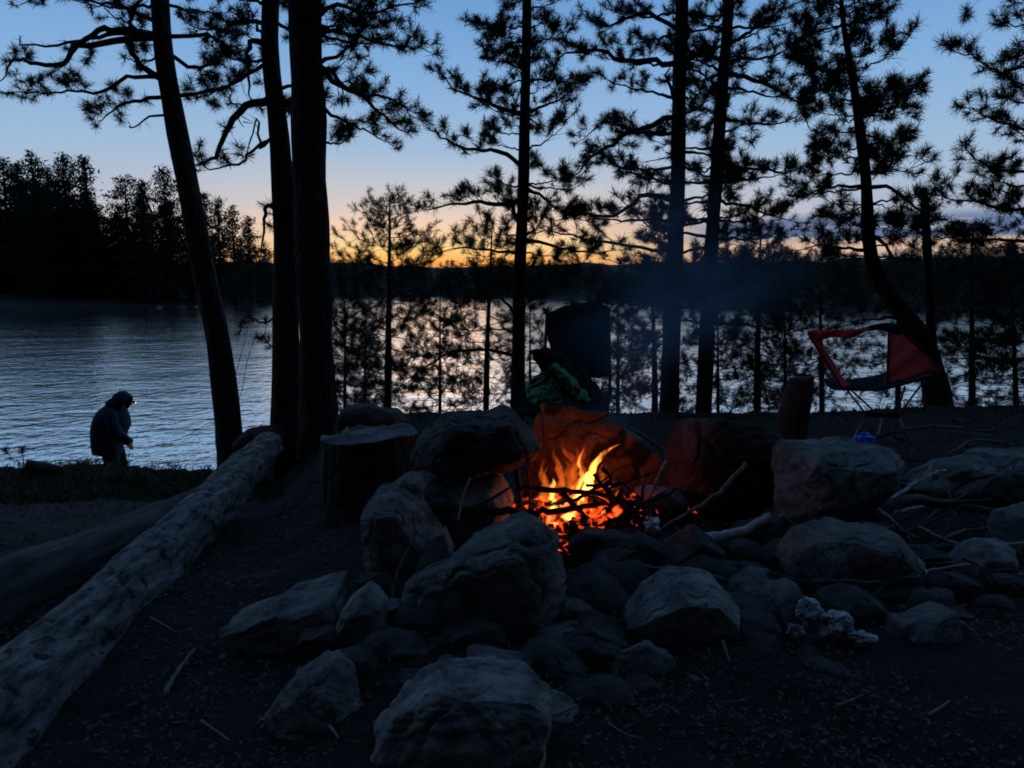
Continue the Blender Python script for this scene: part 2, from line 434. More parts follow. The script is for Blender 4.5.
def trunk_mesh(pts, d, rp, n=14, jit=.16, seed=0, base_z=None, seg=None):
    """pts photo positions along trunk, rp radius in px; returns builder and centre line"""
    P = [pt(x, y, d) for x, y in pts]
    if base_z is not None:
        q = P[-1].copy(); dz = q.z-base_z
        if dz > 0.02:
            dr = (P[-1]-P[-2]).normalized(); q2 = q+dr*(dz/max(.3, -dr.z)); P.append(q2); rp = rp+[rp[-1]*1.25]
    N_ = seg or 40; C = catmull(P, N_); m = len(P)-1
    rad = []
    for i in range(N_+1):
        t = i/N_*m; k = min(int(t), m-1); rad.append(S(rp[k]+(rp[k+1]-rp[k])*(t-k), d))
    mb = MB(); mb.tube(C, rad, n, jit=jit, seed=seed)
    return mb, C

def at_y(C, py):
    """point of centre line at photo row py"""
    best = None
    for c in C:
        v = c-V((0, 0, CZ)); f = v.y*cp-v.z*sp; u = v.y*sp+v.z*cp; y = 384-F*u/f
        if best is None or abs(y-py) < best[0]: best = (abs(y-py), c)
    return best[1]

def pine(seed, path, rad, d, label, group='tall pines along the lake bank', limbs=(), rand=(), tuft=.115, nn=46, name='pine_tree', cat='tree', jit=.16):
    s = Pine(seed, tuft, nn); bx = pt(*path[-1], d); bz = ground(bx.x, d)-.12
    tr, C = trunk_mesh(path, d, list(rad), seed=seed, base_z=bz, jit=jit)
    for L_ in limbs:
        pp, r, dd = L_[0], L_[1], L_[2]; kw = L_[3] if len(L_) > 3 else {}
        n = len(pp)-1
        a = at_y(C, pp[0][1]); P = [a]+[pt(x, y, d+dd*(i+1)/n) for i, (x, y) in enumerate(pp[1:])]
        s.limb(P, S(r, d), **kw)
    for (y0, y1, cnt, l0, l1, kw) in rand:
        kw = dict(kw); azs = kw.pop('az', None); r0 = kw.pop('r', .022)
        for i in range(cnt):
            f = (i+s.rng.random()*.8)/cnt; p = at_y(C, y0+(y1-y0)*f)
            az = s.rng.uniform(*[R(v) for v in azs]) if azs else (i*2.4+s.rng.uniform(-.5, .5))
            L_ = (l0+(l1-l0)*f)*s.rng.uniform(.7, 1.15)
            s.rlimb(p, az, L_, r0*(.5+.5*L_/max(l0, l1)), **kw)
    base = C[-1].copy()
    base.z = ground(base.x, base.y)
    return s.finish(name, base, label, group, tr, cat)

D0 = dict(leaf=0, dens=.9, sub=.22)
# leaning trunk on the left
pine(1, [(128, -420), (150, -150), (160, 0), (166, 70), (181, 150), (204, 270), (220, 350), (229, 430), (232, 458)], [4, 7.5, 8.5, 9, 10, 11, 12, 13, 14.5], 8.9,
     'leaning pine on the left bank between the hooded person and the twin trunks',
     limbs=[([(163, 36), (120, 30), (95, 33), (72, 52), (60, 68)], 4.5, -.3, dict(dens=.5, start=.5)),
            ([(160, 34), (118, 32), (90, 40), (60, 44), (25, 45), (20, 36)], 2.6, .2, D0),
            ([(160, 36), (80, 45), (62, 66), (30, 62), (12, 60), (2, 80)], 3.6, .1, dict(dens=.55, start=.55, leaf=.5)),
            ([(165, 85), (140, 66), (130, 40), (134, 12), (148, -8)], 3.8, -.3, dict(dens=.6, start=.1)),
            ([(167, 88), (130, 76), (100, 92), (70, 92), (40, 94), (14, 92)], 2.2, -.4, dict(dens=1.2)),
            ([(170, 105), (140, 100), (115, 108), (100, 122)], 2.4, .4, dict(dens=1.6)),
            ([(172, 110), (150, 118), (132, 128), (128, 122)], 1.4, -.4, D0),
            ([(175, 90), (205, 92), (235, 82), (262, 60)], 2.2, .5, dict(dens=1.3)),
            ([(168, 40), (200, 35), (225, 45), (240, 60)], 2.4, -.5, dict(dens=1.6)),
            ([(168, 50), (195, 68), (215, 62), (225, 40)], 2.4, .6, dict(dens=1.5)),
            ([(165, 20), (130, 10), (105, 5), (60, -5), (20, 5)], 2.4, .6, dict(dens=1.0))],
     rand=[(-400, -40, 16, .7, 1.3, dict(dens=.9)), (-40, 60, 6, 1.0, 1.1, dict(dens=.9))])
# twin trunk, thinner one with the bent top
pine(2, [(250, -500), (262, -200), (270, -20), (270, 50), (276, 110), (281, 160), (285, 230), (286, 330), (286, 432)], [6, 8, 8.5, 8.5, 9, 10.5, 11.5, 13, 16], 8.1,
     'dark trunk with a bent upper half, left one of the twin trunks',
     limbs=[([(270, 98), (248, 104), (228, 130), (215, 155), (196, 165)], 4.6, -.4, dict(dens=.9, leaf=.45, start=.2)),
            ([(275, 125), (262, 150), (258, 120), (250, 140), (244, 165)], 1.8, .3, D0),
            ([(268, 45), (250, 42), (248, 70), (250, 98)], 3.4, -.3, dict(dens=1, start=.2)),
            ([(266, 25), (240, 22), (215, 30), (190, 25)], 2.6, .4, dict(dens=1.6)),
            ([(268, 60), (240, 80), (215, 90), (195, 98)], 2.2, .5, dict(dens=1.6)),
            ([(286, 215), (268, 205), (264, 225), (262, 250)], 3.0, -.3, dict(dens=1.8, leaf=.3, start=.1, sub=.14)),
            ([(287, 330), (272, 320), (262, 322), (244, 318), (240, 330)], 1.6, -.5, dict(dens=1.4, sub=.16)),
            ([(287, 340), (270, 345), (260, 338)], 1.2, .4, dict(dens=2, sub=.14)),
            ([(275, 130), (255, 150), (235, 165), (210, 168), (190, 150)], 2.0, .6, dict(dens=1, leaf=.4))],
     rand=[(-480, -40, 16, .8, 1.5, dict(dens=.9)), (-30, 90, 7, .8, .9, dict(dens=1.1))])
# big straight trunk
pine(3, [(296, -700), (300, -300), (305, 0), (308, 100), (311, 200), (315, 300), (317, 380), (320, 436)], [8, 13, 15.5, 16, 16.5, 17, 18, 22], 7.6,
     'thickest straight trunk with rough bark, right one of the twin trunks',
     limbs=[([(310, 95), (325, 68), (345, 85), (365, 95), (395, 100), (415, 118)], 3.0, .5, dict(dens=1.3)),
            ([(308, 60), (330, 78), (352, 92), (380, 110), (400, 130)], 3.4, -.5, dict(dens=1.4)),
            ([(306, 35), (340, 32), (370, 40), (400, 48), (425, 50)], 2.6, .4, dict(dens=1.3)),
            ([(306, 20), (335, 5), (360, 12), (395, 10), (430, -4)], 2.6, -.4, dict(dens=1.6)),
            ([(311, 110), (340, 118), (365, 130), (392, 145)], 2.2, .6, dict(dens=1.2)),
            ([(308, 70), (345, 50), (362, 30), (375, 10)], 2.2, .3, dict(dens=1.4))],
     rand=[(-680, -60, 22, .8, 1.8, dict(dens=.8)), (-40, 50, 6, .9, .9, dict(dens=1.0, az=(-60, 140))), (100, 150, 3, .35, .45, dict(dens=1.2, az=(-30, 120)))])
# slender pine, centre
pine(4, [(529, -190), (528, -90), (527, 0), (525, 100), (523, 200), (519, 300), (517, 425)], [2, 3, 4.2, 4.8, 5.6, 6.2, 7.5], 9.2,
     'slender pine with a full crown rising behind the black camp chair',
     limbs=[([(523, 165), (500, 152), (470, 148), (445, 140), (428, 128)], 2.4, -.3, dict(dens=1.5)),
            ([(524, 122), (500, 108), (478, 98), (455, 88), (438, 72)], 2.4, .3, dict(dens=1.6)),
            ([(521, 232), (512, 208), (485, 203), (455, 205), (428, 210)], 3.0, -.2, dict(dens=1.5)),
            ([(519, 255), (490, 250), (460, 248), (435, 255)], 1.6, .3, dict(dens=1.3)),
            ([(522, 190), (545, 198), (560, 212), (590, 222)], 2.0, .3, dict(dens=1.4)),
            ([(518, 345), (480, 350), (450, 352), (420, 370), (395, 385)], 2.0, -.4, dict(dens=1.2)),
            ([(519, 240), (560, 248), (590, 252), (620, 250)], 1.8, .3, dict(dens=1.2)),
            ([(524, 112), (545, 105), (562, 98), (575, 88)], 1.8, .2, dict(dens=1.6)),
            ([(519, 325), (505, 300), (480, 298), (455, 305)], 2.0, .4, dict(dens=1.6))],
     rand=[(-180, 10, 14, .25, .7, dict(dens=1.8, r=.012)), (10, 90, 13, .5, .62, dict(dens=1.9, r=.014)), (90, 215, 14, .6, .85, dict(dens=1.4, r=.015)),
           (215, 330, 11, .6, .9, dict(dens=1.4, r=.014))])
# two thick pines right of centre
pine(5, [(690, -420), (686, -180), (682, 0), (679, 100), (677, 200), (673, 300), (668, 430)], [3.5, 5, 6.2, 6.8, 7.5, 8.3, 10], 9.6,
     'thick straight pine right of the black camp chair, forked limbs to its left',
     limbs=[([(680, 58), (650, 60), (620, 60), (598, 50), (575, 52), (555, 58)], 3.0, -.3, dict(dens=1.5, start=.4)),
            ([(680, 25), (650, 14), (630, 18), (605, 28), (588, 18)], 2.4, .3, dict(dens=1.8, start=.3)),
            ([(678, 120), (645, 128), (615, 140), (592, 158), (575, 175)], 3.2, -.3, dict(dens=1.7)),
            ([(677, 135), (640, 132), (608, 122), (585, 138)], 2.2, .4, dict(dens=1.6)),
            ([(674, 210), (655, 195), (640, 198), (615, 215), (585, 215), (560, 220)], 3.0, -.4, dict(dens=1.4)),
            ([(673, 250), (630, 246), (590, 240), (550, 232), (525, 240)], 2.0, .2, dict(dens=1.1)),
            ([(680, 58), (700, 54), (722, 60), (750, 50)], 3.0, .4, dict(dens=1.4)),
            ([(679, 150), (665, 160), (640, 162)], 1.2, -.3, D0),
            ([(677, 108), (671, 90), (667, 75), (672, 65)], 2.2, -.3, dict(leaf=0, dens=.1))],
     rand=[(-410, -40, 18, .6, 1.2, dict(dens=1.1)), (-30, 110, 11, .7, 1.1, dict(dens=1.3)), (110, 240, 13, .8, 1.2, dict(dens=1.2)), (240, 330, 8, .8, 1.2, dict(dens=1.2))])
pine(6, [(741, -400), (735, -150), (729, 0), (722, 90), (716, 180), (709, 290), (703, 420)], [2.5, 4, 5, 5.7, 6.3, 7.0, 8.5], 9.3,
     'slightly tilted pine with the densest crown, next right of the thick straight pine',
     limbs=[([(722, 50), (745, 35), (765, 20), (785, 8)], 2.2, .3, dict(dens=1.6)),
            ([(716, 165), (750, 168), (785, 172), (810, 165)], 2.0, -.3, dict(dens=1.5)),
            ([(713, 205), (740, 205), (770, 215), (795, 222)], 2.0, .3, dict(dens=1.3)),
            ([(721, 80), (755, 80), (785, 95), (810, 110)], 2.6, -.2, dict(dens=1.8))],
     rand=[(-390, -40, 18, .5, 1.2, dict(dens=1.2)), (-30, 130, 20, .7, 1.05, dict(dens=1.5)), (130, 250, 16, .8, 1.25, dict(dens=1.3)), (250, 340, 9, .8, 1.2, dict(dens=1.3))])
# curved trunk
pine(7, [(838, -40), (843, 20), (852, 75), (860, 130), (866, 180), (869, 240), (876, 272), (897, 305), (918, 335), (932, 370), (940, 412)], [1.2, 2.4, 3.6, 4.5, 5.2, 6.2, 7.2, 9, 11, 12, 14], 8.0,
     'pine with a strongly curved lower trunk behind the red camp chair',
     limbs=[([(866, 182), (890, 188), (910, 202), (925, 215), (950, 222)], 2.2, -.2, dict(dens=.8, start=.4)),
            ([(866, 185), (845, 186), (820, 190), (795, 200)], 2.2, .3, dict(dens=1.2)),
            ([(869, 235), (880, 240), (892, 255), (902, 268)], 2.6, -.2, dict(leaf=0, dens=.2)),
            ([(872, 250), (850, 250), (825, 245), (800, 250)], 2.2, .2, dict(dens=1.2)),
            ([(910, 320), (880, 318), (855, 322), (830, 330)], 1.9, -.6, dict(dens=.8, leaf=.3)),
            ([(852, 75), (820, 70), (800, 60)], 2.0, .3, dict(dens=1.5)),
            ([(858, 110), (885, 105), (908, 98)], 1.5, .1, dict(dens=1.8))],
     rand=[(-40, 30, 12, .2, .4, dict(dens=2, r=.010, rise=.4)), (20, 120, 19, .45, .64, dict(dens=1.8, r=.012)), (110, 200, 15, .5, .8, dict(dens=1.3, r=.013)), (200, 262, 12, .5, .8, dict(dens=1.3, r=.012))])
# snag
pine(8, [(924, 188), (926, 230), (929, 280), (932, 350), (934, 410)], [3.2, 4, 4.4, 4.8, 5.2], 8.6, 'dead bare snag with a broken top, right of the curved pine', group=None,
     name='dead_tree')
snag = [o for o in bpy.data.objects if o.name == 'dead_tree'][0]
for k, (x, y, az) in enumerate([(926, 215, 70), (927, 240, 250), (929, 268, 100), (930, 300, 290), (931, 322, 60)]):
    b_ = Pine(500+k); b_.rlimb(pt(x, y, 8.6), R(az), .24, .006, leaf=0, dens=0); b_.w.v and None
    keep = b_.w; m_ = MB(); m_.v, m_.f = keep.v, keep.f; m_.build('branch', M['twig'], snag)
# right edge
pine(9, [(1068, -260), (1066, -120), (1062, 0), (1056, 120), (1050, 240), (1046, 330), (1044, 420)], [3, 4.5, 6, 7, 8, 8.5, 10], 7.8,
     'pine at the right edge whose boughs reach in from outside the picture',
     limbs=[([(1062, 70), (1030, 66), (1000, 72), (975, 58), (955, 52)], 2.2, -.2, dict(dens=1.9)),
            ([(1060, 95), (1035, 90), (1010, 80)], 2.0, -.4, dict(dens=1.8)),
            ([(1056, 130), (1020, 128), (990, 118), (968, 108)], 2.2, .1, dict(dens=1.9)),
            ([(1054, 165), (1020, 172), (990, 165), (966, 150)], 2.2, -.2, dict(dens=2)),
            ([(1052, 200), (1015, 210), (975, 202), (940, 200)], 2.4, .2, dict(dens=2)),
            ([(1050, 235), (1010, 240), (970, 240), (930, 238)], 2.2, -.2, dict(dens=1.9)),
            ([(1066, 30), (1045, 10), (1022, 0)], 2, -.2, dict(dens=1.5))],
     rand=[(-250, 0, 12, .5, .9, dict(dens=1.3)), (0, 240, 13, .5, .9, dict(dens=1.3)), (240, 380, 12, .8, 1.0, dict(dens=1.4))])
# saplings on the slope, between the trunks
G2 = 'young pines on the slope below the camp'
def sap(seed, x, ytop, ybase, d, label, wpx, r=3.2, lean=0, tuft=.085, cnt=26, dens=1.4, y1=None, nn=34):
    r *= .9; cnt = int(cnt*(1.7 if x < 800 else 1.4))
    path = [(x+lean, ytop), (x+lean*.6, ytop*.65+ybase*.35), (x+lean*.2, ytop*.35+ybase*.65), (x, ybase)]
    return pine(seed, path, [.5, r*.5, r*.75, r], d, label, G2, tuft=tuft, nn=nn, name='young_pine',
                rand=[(ytop+2, ytop+(ybase-ytop)*.45, cnt//2, S(wpx*.25, d), S(wpx, d), dict(dens=dens*1.9, r=.007, sub=.24, rise=.25, start=.12)),
                      (ytop+(ybase-ytop)*.45, y1 or ybase-6, cnt//2, S(wpx, d), S(wpx*.9, d), dict(dens=dens*1.5, r=.008, sub=.28, rise=-.05, start=.12))])
sap(21, 388, 196, 410, 10.2, 'young pine with an open top standing right of the thickest trunk', 74, 4.5, lean=2, cnt=34, dens=1.5)
sap(22, 486, 228, 412, 10.5, 'young pine right beside the slender centre pine', 50, 3.6, lean=6, cnt=26)
sap(23, 345, 300, 415, 9.6, 'low young pine right at the foot of the thickest trunk', 36, 2.0, cnt=24, dens=1.6)
sap(24, 440, 290, 418, 9.9, 'low young pine behind the flat slab stack left of the fire', 44, 2.0, cnt=20, dens=1.3)
sap(25, 655, 262, 418, 10.6, 'young pine half hidden by the thick straight pine', 60, 4.0, lean=-3, cnt=24, dens=1.2)
sap(26, 757, 222, 418, 10.3, 'young pine between the tilted pine and the reddish upright log', 66, 4.2, lean=4, cnt=34, dens=1.4)
sap(27, 822, 255, 418, 10.8, 'young pine seen through the open side of the red camp chair', 58, 3.2, lean=-3, cnt=26, dens=1.2)
sap(28, 972, 235, 415, 9.8, 'young pine right of the dead snag', 60, 4.0, cnt=34, dens=1.5)
sap(29, 1016, 268, 412, 9.4, 'bushy young pine nearest the right edge', 50, 3.0, lean=-6, cnt=26, dens=1.5)
sap(30, 590, 268, 418, 11.2, 'young pine behind the backrest of the black camp chair', 55, 2.6, cnt=22, dens=1.2)
sap(31, 898, 262, 414, 10.4, 'young pine behind the red camp chair between curved pine and snag', 48, 3, cnt=22, dens=1.2)
sap(32, 718, 300, 418, 9.9, 'low bushy young pine at the foot of the tilted pine', 40, 2, cnt=18, dens=1.3)

sap(33, 618, 292, 418, 10.0, 'low young pine right of the backrest of the black camp chair', 46, 2.4, cnt=20, dens=1.4)
sap(34, 785, 296, 418, 9.6, 'low young pine directly behind the reddish upright log', 44, 2.4, cnt=20, dens=1.4)
sap(38, 530, 300, 416, 11.0, 'small young pine left of the backrest of the black camp chair', 40, 2.0, cnt=14, dens=1.2)
sap(39, 365, 322, 416, 11.2, 'small young pine low behind the lumpy dark rock', 36, 2.0, cnt=16, dens=1.4)
# seedling on the bank
def seedling():
    s = Pine(77, .085, 60); p = pt(22, 470, 8.3); p.z = ground(p.x, p.y)
    a = pt(22, 448, 8.3); s.w.tube([p, p.lerp(a, .6)+V((.01, 0, 0)), a], [.008, .006, .004], 5); s.t.append((a, V((0, 0, 1)), 1.1)); s.t.append((a, V((.3, 0, 1)), 1.0))
    b = pt(5, 449, 8.3); s.w.tube([p.lerp(a, .2), b], [.004, .003], 4); s.t.append((b, V((-.4, 0, .8)), 1.0)); s.t.append((b, V((-.1, 0, 1)), .9))
    s.finish('pine_seedling', p, 'tiny pine seedling with two needle tufts on the grassy bank', None, None, 'plant', cone=1.0)
seedling()

# ------------------------------------------------------------------ far shore
def far_tree_mesh(seed, kind):
    """about 1 unit tall pine / broad tree; returns trunk mesh and crown mesh"""
    rng = random.Random(seed); tb = MB(); tb.tube([(0, 0, -.05), (0, 0, .5), (0, 0, .97)], [.018, .013, .003], 5)
    rs = np.random.RandomState(seed); pts = []; 
    nb = 60 if kind != 2 else 48
    for i in range(nb):
        f = (i+.5)/nb; h = .01+.96*f**.85
        if kind == 0: w = .21*(1-f)**1.0*rng.uniform(.35, 1.25)+.010
        elif kind == 1: w = .18*math.sin(math.pi*min(1, .25+f*.77))**.8*rng.uniform(.35, 1.35)+.012
        else: w = .27*math.sin(math.pi*(.18+.78*f))**.6*rng.uniform(.6, 1.15)
        az = rng.uniform(0, 6.28); k = 3+int(w*28)
        for j in range(k):
            g = (j+.6)/k; c = V((math.cos(az)*w*g, math.sin(az)*w*g, h+.06*g*g*(1 if kind == 1 else .3)+rng.uniform(-.008, .008)))
            pts.append((c, .018+.016*(1-g)))
    n = 15; vs = []; 
    for c, r in pts:
        cc = np.array(tuple(c)); q = cc+rs.normal(size=(n, 3))*np.array([r, r, r*.5])
        a = rs.normal(size=(n, 3))*.011; b = rs.normal(size=(n, 3))*.011
        vs.append(np.stack([q, q+a, q+b], 1).reshape(-1, 3))
    vs = np.concatenate(vs); k = len(vs)//3
    me = bpy.data.meshes.new('crown'); me.vertices.add(3*k); me.vertices.foreach_set('co', vs.ravel()); me.loops.add(3*k); me.loops.foreach_set('vertex_index', np.arange(3*k))
    me.polygons.add(k); me.polygons.foreach_set('loop_start', np.arange(0, 3*k, 3)); me.polygons.foreach_set('loop_total', np.full(k, 3)); me.update(); me.materials.append(M['needle_far'])
    mt = bpy.data.meshes.new('trunk'); mt.from_pydata([tuple(v) for v in tb.v], [], tb.f); mt.materials.append(M['bark'])
    return mt, me
protos = [far_tree_mesh(100+i, k) for i, k in enumerate((0, 1, 1, 2, 0, 1, 2))]
PROF = [(-60, 165), (-20, 152), (0, 158), (14, 160), (30, 153), (45, 162), (62, 154), (72, 166), (84, 154), (100, 184), (112, 190), (125, 174), (142, 178), (152, 170), (165, 168), (185, 184), (200, 190), (216, 192), (230, 206), (247, 214), (262, 224), (280, 235), (300, 245)]
rng = random.Random(5)
def far_tree(px, top, d, k, label, group, wide=1.0):
    mt, me = protos[k]; p = pt(px, top, d); gz = ground(p.x, p.y); h = p.z-gz
    r = empty('far_pine', V((p.x, p.y, gz)), label, 'tree', group); r.scale = (h*wide, h*wide, h); r.rotation_euler.z = rng.uniform(0, 6.28)
    for nm, m_ in (('trunk', mt), ('crown', me)):
        o = bpy.data.objects.new(nm, m_); col.objects.link(o); o.parent = r
    return r
GF = 'pines of the dark wood across the water on the left'
for i, (px, dy) in enumerate([(-18, 0), (2, 0), (16, 2), (31, 0), (47, 3), (62, 0), (84, 0), (124, 0), (141, 0), (163, 0), (186, 0), (204, 0), (217, 3), (232, 0), (248, 0)]):
    k = [0, 1, 4, 2, 0, 1, 4, 3, 0, 5, 1, 4, 0, 2, 0][i]
    lab = {6: 'dark far pine with the pointed layered top, tallest of the left wood', 7: 'far round pine just right of the dip in the left treeline'}.get(i, 'dark pine on the skyline of the wood across the water')
    far_tree(px, interp(PROF, px)+dy, 150+rng.uniform(-4, 14), k, lab, GF if i not in (6, 7) else None, wide=1.0)
for i in range(62):
    px = rng.uniform(-60, 275); d = rng.uniform(151, 176) if px < 235 else rng.uniform(160, 200)
    top = interp(PROF, px)+rng.uniform(20, 80)*(1 if d > 158 else 1.2)
    top = min(top, 282)
    far_tree(px, top, d, rng.randrange(7), 'dark pine in the body of the wood across the water', GF+', lower ranks', wide=1.4)

# far right and centre forest: one mass nobody could count
def far_wood():
    rs = random.Random(8); allv = []; 
    TOP = [(300, 256), (330, 252), (345, 257), (370, 258), (430, 262), (500, 258), (560, 256), (620, 258), (680, 256), (740, 250), (800, 249), (860, 250), (920, 248), (980, 244), (1060, 240)]
    base = [np.empty(len(p[1].vertices)*3) for p in protos]
    for b, p in zip(base, protos): p[1].vertices.foreach_get('co', b)
    base = [b.reshape(-1, 9)[::2].reshape(-1, 3) for b in base]
    for i in range(420):
        px = rs.uniform(268, 1080); t = (px-512)/F; sd = shore_dist(t)
        back = rs.random(); d = sd+5+back**1.3*60
        top = interp(TOP, px)+rs.uniform(-3, 5)+(1-back)*24*rs.random()
        p = pt(px, top, d); gz = ground(p.x, p.y); h = max(3, p.z-gz); b = base[rs.randrange(7)]
        a = rs.uniform(0, 6.28); ca, sa = math.cos(a), math.sin(a); w = h*1.25
        allv.append(np.stack([p.x+w*(b[:, 0]*ca-b[:, 1]*sa), p.y+w*(b[:, 0]*sa+b[:, 1]*ca), gz+h*b[:, 2]], 1))
    vs = np.concatenate(allv); k = len(vs)//3
    me = bpy.data.meshes.new('far_wood'); me.vertices.add(3*k); me.vertices.foreach_set('co', vs.ravel()); me.loops.add(3*k); me.loops.foreach_set('vertex_index', np.arange(3*k))
    me.polygons.add(k); me.polygons.foreach_set('loop_start', np.arange(0, 3*k, 3)); me.polygons.foreach_set('loop_total', np.full(k, 3)); me.update()
    o = link('far_wood', me, M['needle_far'], smooth=False); tag(o, 'distant wooded hills along the far shore below the sunset', 'wood', kind='stuff')
far_wood()
def hills():
    vs = []; fs = []; K = 140
    TOPH = [(240, 262), (330, 262), (430, 268), (560, 264), (740, 262), (900, 258), (1100, 252), (1300, 262)]
    for i in range(K+1):
        px = 225+i*1100/K; t = (px-512)/F; sd = shore_dist(t)
        for j in range(9):
            d = sd+30+j*12; f = math.sin(min(1, j/6)*math.pi/2)
            a = pt(px, interp(TOPH, px), sd+100); zt = a.z+1.5*noise.noise(V((px*.03, j*.4, 0)))
            vs.append((t*d/(cp), d, -3+(zt+3)*f))
    for i in range(K):
        for j in range(8): fs.append((i*9+j, (i+1)*9+j, (i+1)*9+j+1, i*9+j+1))
    o = build('hills', vs, fs, mat('hill_forest', (.025, .035, .03), (.06, .07, .06), .15, .95, 1, .5, dist=2), origin=V((0, 0, 0))); tag(o, kind='structure')
hills()

# ------------------------------------------------------------------ rocks
def rock(out, d, th, label, m='rock', seed=1, chops=8, rough=.055, box=.50, name='rock', cat='rock', group=None, fine=4, cutd=.72, top=None, sink=True):
    """outline (photo positions) gives front silhouette at distance d; th = depth in metres"""
    P = [pt(x, y, d) for x, y in out]; c = V((0, 0, 0))
    for p in P: c += p
    c /= len(P); poly = [(p.x-c.x, p.z-c.z) for p in P]; n = len(poly)
    def rad(a):
        dx, dz = math.cos(a), math.sin(a); best = 0
        for i in range(n):
            x1, z1 = poly[i]; x2, z2 = poly[(i+1) % n]; ex, ez = x2-x1, z2-z1; den = dx*ez-dz*ex
            if abs(den) < 1e-12: continue
            t = (x1*ez-z1*ex)/den; s = (x1*dz-z1*dx)/den
            if t > 0 and -1e-6 <= s <= 1+1e-6: best = max(best, t)
        return best
    TAB = [rad(2*math.pi*i/180) for i in range(180)]
    import bmesh
    bm = bmesh.new(); bmesh.ops.create_icosphere(bm, subdivisions=fine+1, radius=1)
    rg = random.Random(seed); size = (max(TAB)+th*.5)*.5
    cuts = []
    ax = V((rg.gauss(0, .4), rg.gauss(0, .4), 1)).normalized()
    for i in range(chops+7):
        nv = V((rg.gauss(0, 1), rg.gauss(0, 1), rg.gauss(0, 1))).normalized(); cuts.append((nv, rg.uniform(cutd-.12, cutd+.20)))
    if top: cuts.append((V(top[:3]).normalized(), top[3]))
    for v in bm.verts:
        q = v.co.copy()
        for nv, k in cuts:
            dd = q.dot(nv)
            if dd > k: q -= nv*(dd-k)
        rxz = math.hypot(q.x, q.z); a = math.atan2(q.z, q.x) % (2*math.pi); f = a/(2*math.pi)*180; i0 = int(f) % 180; r = TAB[i0]+(TAB[(i0+1) % 180]-TAB[i0])*(f-int(f))
        rr = rxz**box if rxz > 0 else 0
        w = V((math.cos(a)*r*rr, math.copysign(abs(q.y)**.65, q.y)*th/2, math.sin(a)*r*rr))
        nn = V(v.co); o = V((seed*3.1, seed*1.7, 0))
        n1 = noise.noise(w*(3/size)+o); dsp = noise.noise(w*(1.1/size)+o)*.9+n1*.22+noise.noise(w*(8/size)+o)*.20+noise.noise(w*(20/size)+o)*.2+noise.noise(w*(45/size)+o)*.2
        st = noise.noise(V((seed, 0, w.dot(ax)*7/size+n1*.8))); dsp += .5*max(-.35, min(.35, st*2.2))
        cr = abs(noise.noise(w*(2.1/size)+o*2)); dsp -= .8*max(0, .07-cr)/.07
        w += nn*dsp*rough*size*1.3
        v.co = w
    # chopping must not shrink the stone: bring it back to its measured extents
    x0, x1 = min(p[0] for p in poly), max(p[0] for p in poly); z0, z1 = min(p[1] for p in poly), max(p[1] for p in poly)
    a0, a1 = min(v.co.x for v in bm.verts), max(v.co.x for v in bm.verts); b0, b1 = min(v.co.z for v in bm.verts), max(v.co.z for v in bm.verts)
    for v in bm.verts:
        v.co.x = x0+(v.co.x-a0)/(a1-a0)*(x1-x0); v.co.z = z0+(v.co.z-b0)/(b1-b0)*(z1-z0)
    org = V((c.x, d, c.z))
    me = bpy.data.meshes.new(name); bm.to_mesh(me); bm.free()
    o = link(name, me, M[m], None); o.location = org
    return tag(o, label, cat, group)

# around the fire
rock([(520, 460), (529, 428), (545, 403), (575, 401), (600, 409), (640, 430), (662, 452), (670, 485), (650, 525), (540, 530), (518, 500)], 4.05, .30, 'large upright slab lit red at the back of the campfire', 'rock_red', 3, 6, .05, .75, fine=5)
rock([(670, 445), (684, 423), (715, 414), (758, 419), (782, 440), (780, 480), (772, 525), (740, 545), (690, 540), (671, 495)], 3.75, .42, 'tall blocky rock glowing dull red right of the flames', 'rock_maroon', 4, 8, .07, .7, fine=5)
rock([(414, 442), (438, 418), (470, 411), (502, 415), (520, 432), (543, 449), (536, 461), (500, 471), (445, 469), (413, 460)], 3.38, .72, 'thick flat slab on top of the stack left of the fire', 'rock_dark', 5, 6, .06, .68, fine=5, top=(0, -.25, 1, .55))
rock([(403, 495), (424, 474), (468, 468), (506, 470), (514, 500), (504, 540), (430, 545), (403, 525)], 3.38, .72, 'blocky rock under the flat slab left of the fire', 'rock', 6, 8, .05)
rock([(360, 515), (372, 493), (398, 489), (420, 505), (442, 540), (445, 575), (415, 603), (380, 600), (361, 565)], 2.85, .35, 'tall smooth boulder at the left end of the fire ring', 'rock', 7, 6, .05, fine=5)
rock([(412, 580), (428, 538), (446, 527), (454, 555), (448, 600), (415, 610)], 2.72, .25, 'pointed rock leaning on the tall smooth boulder', 'rock', 8, 8, .05)
rock([(403, 592), (430, 566), (480, 537), (530, 515), (556, 528), (566, 572), (560, 625), (500, 660), (430, 655), (404, 620)], 2.55, .45, 'big sloping boulder with a ridge right in front of the flames', 'rock', 9, 6, .06, fine=5)
rock([(622, 614), (640, 589), (678, 575), (715, 580), (736, 602), (735, 640), (715, 672), (660, 680), (628, 655)], 2.42, .36, 'rounded pale boulder front centre with a pit on top', 'rock_pale', 10, 5, .05, fine=5)
rock([(782, 562), (800, 538), (840, 525), (890, 530), (913, 552), (910, 590), (860, 612), (800, 605)], 2.85, .42, 'smooth rounded boulder under the tilted slab on the right', 'rock', 11, 3, .035, fine=5)
rock([(780, 456), (790, 445), (850, 442), (889, 452), (886, 477), (850, 507), (802, 530), (772, 518)], 3.35, .55, 'tilted slab with a blue scrap on it, right of the fire', 'rock', 12, 7, .05, .7, fine=5, top=(.1, -.45, 1, .6))
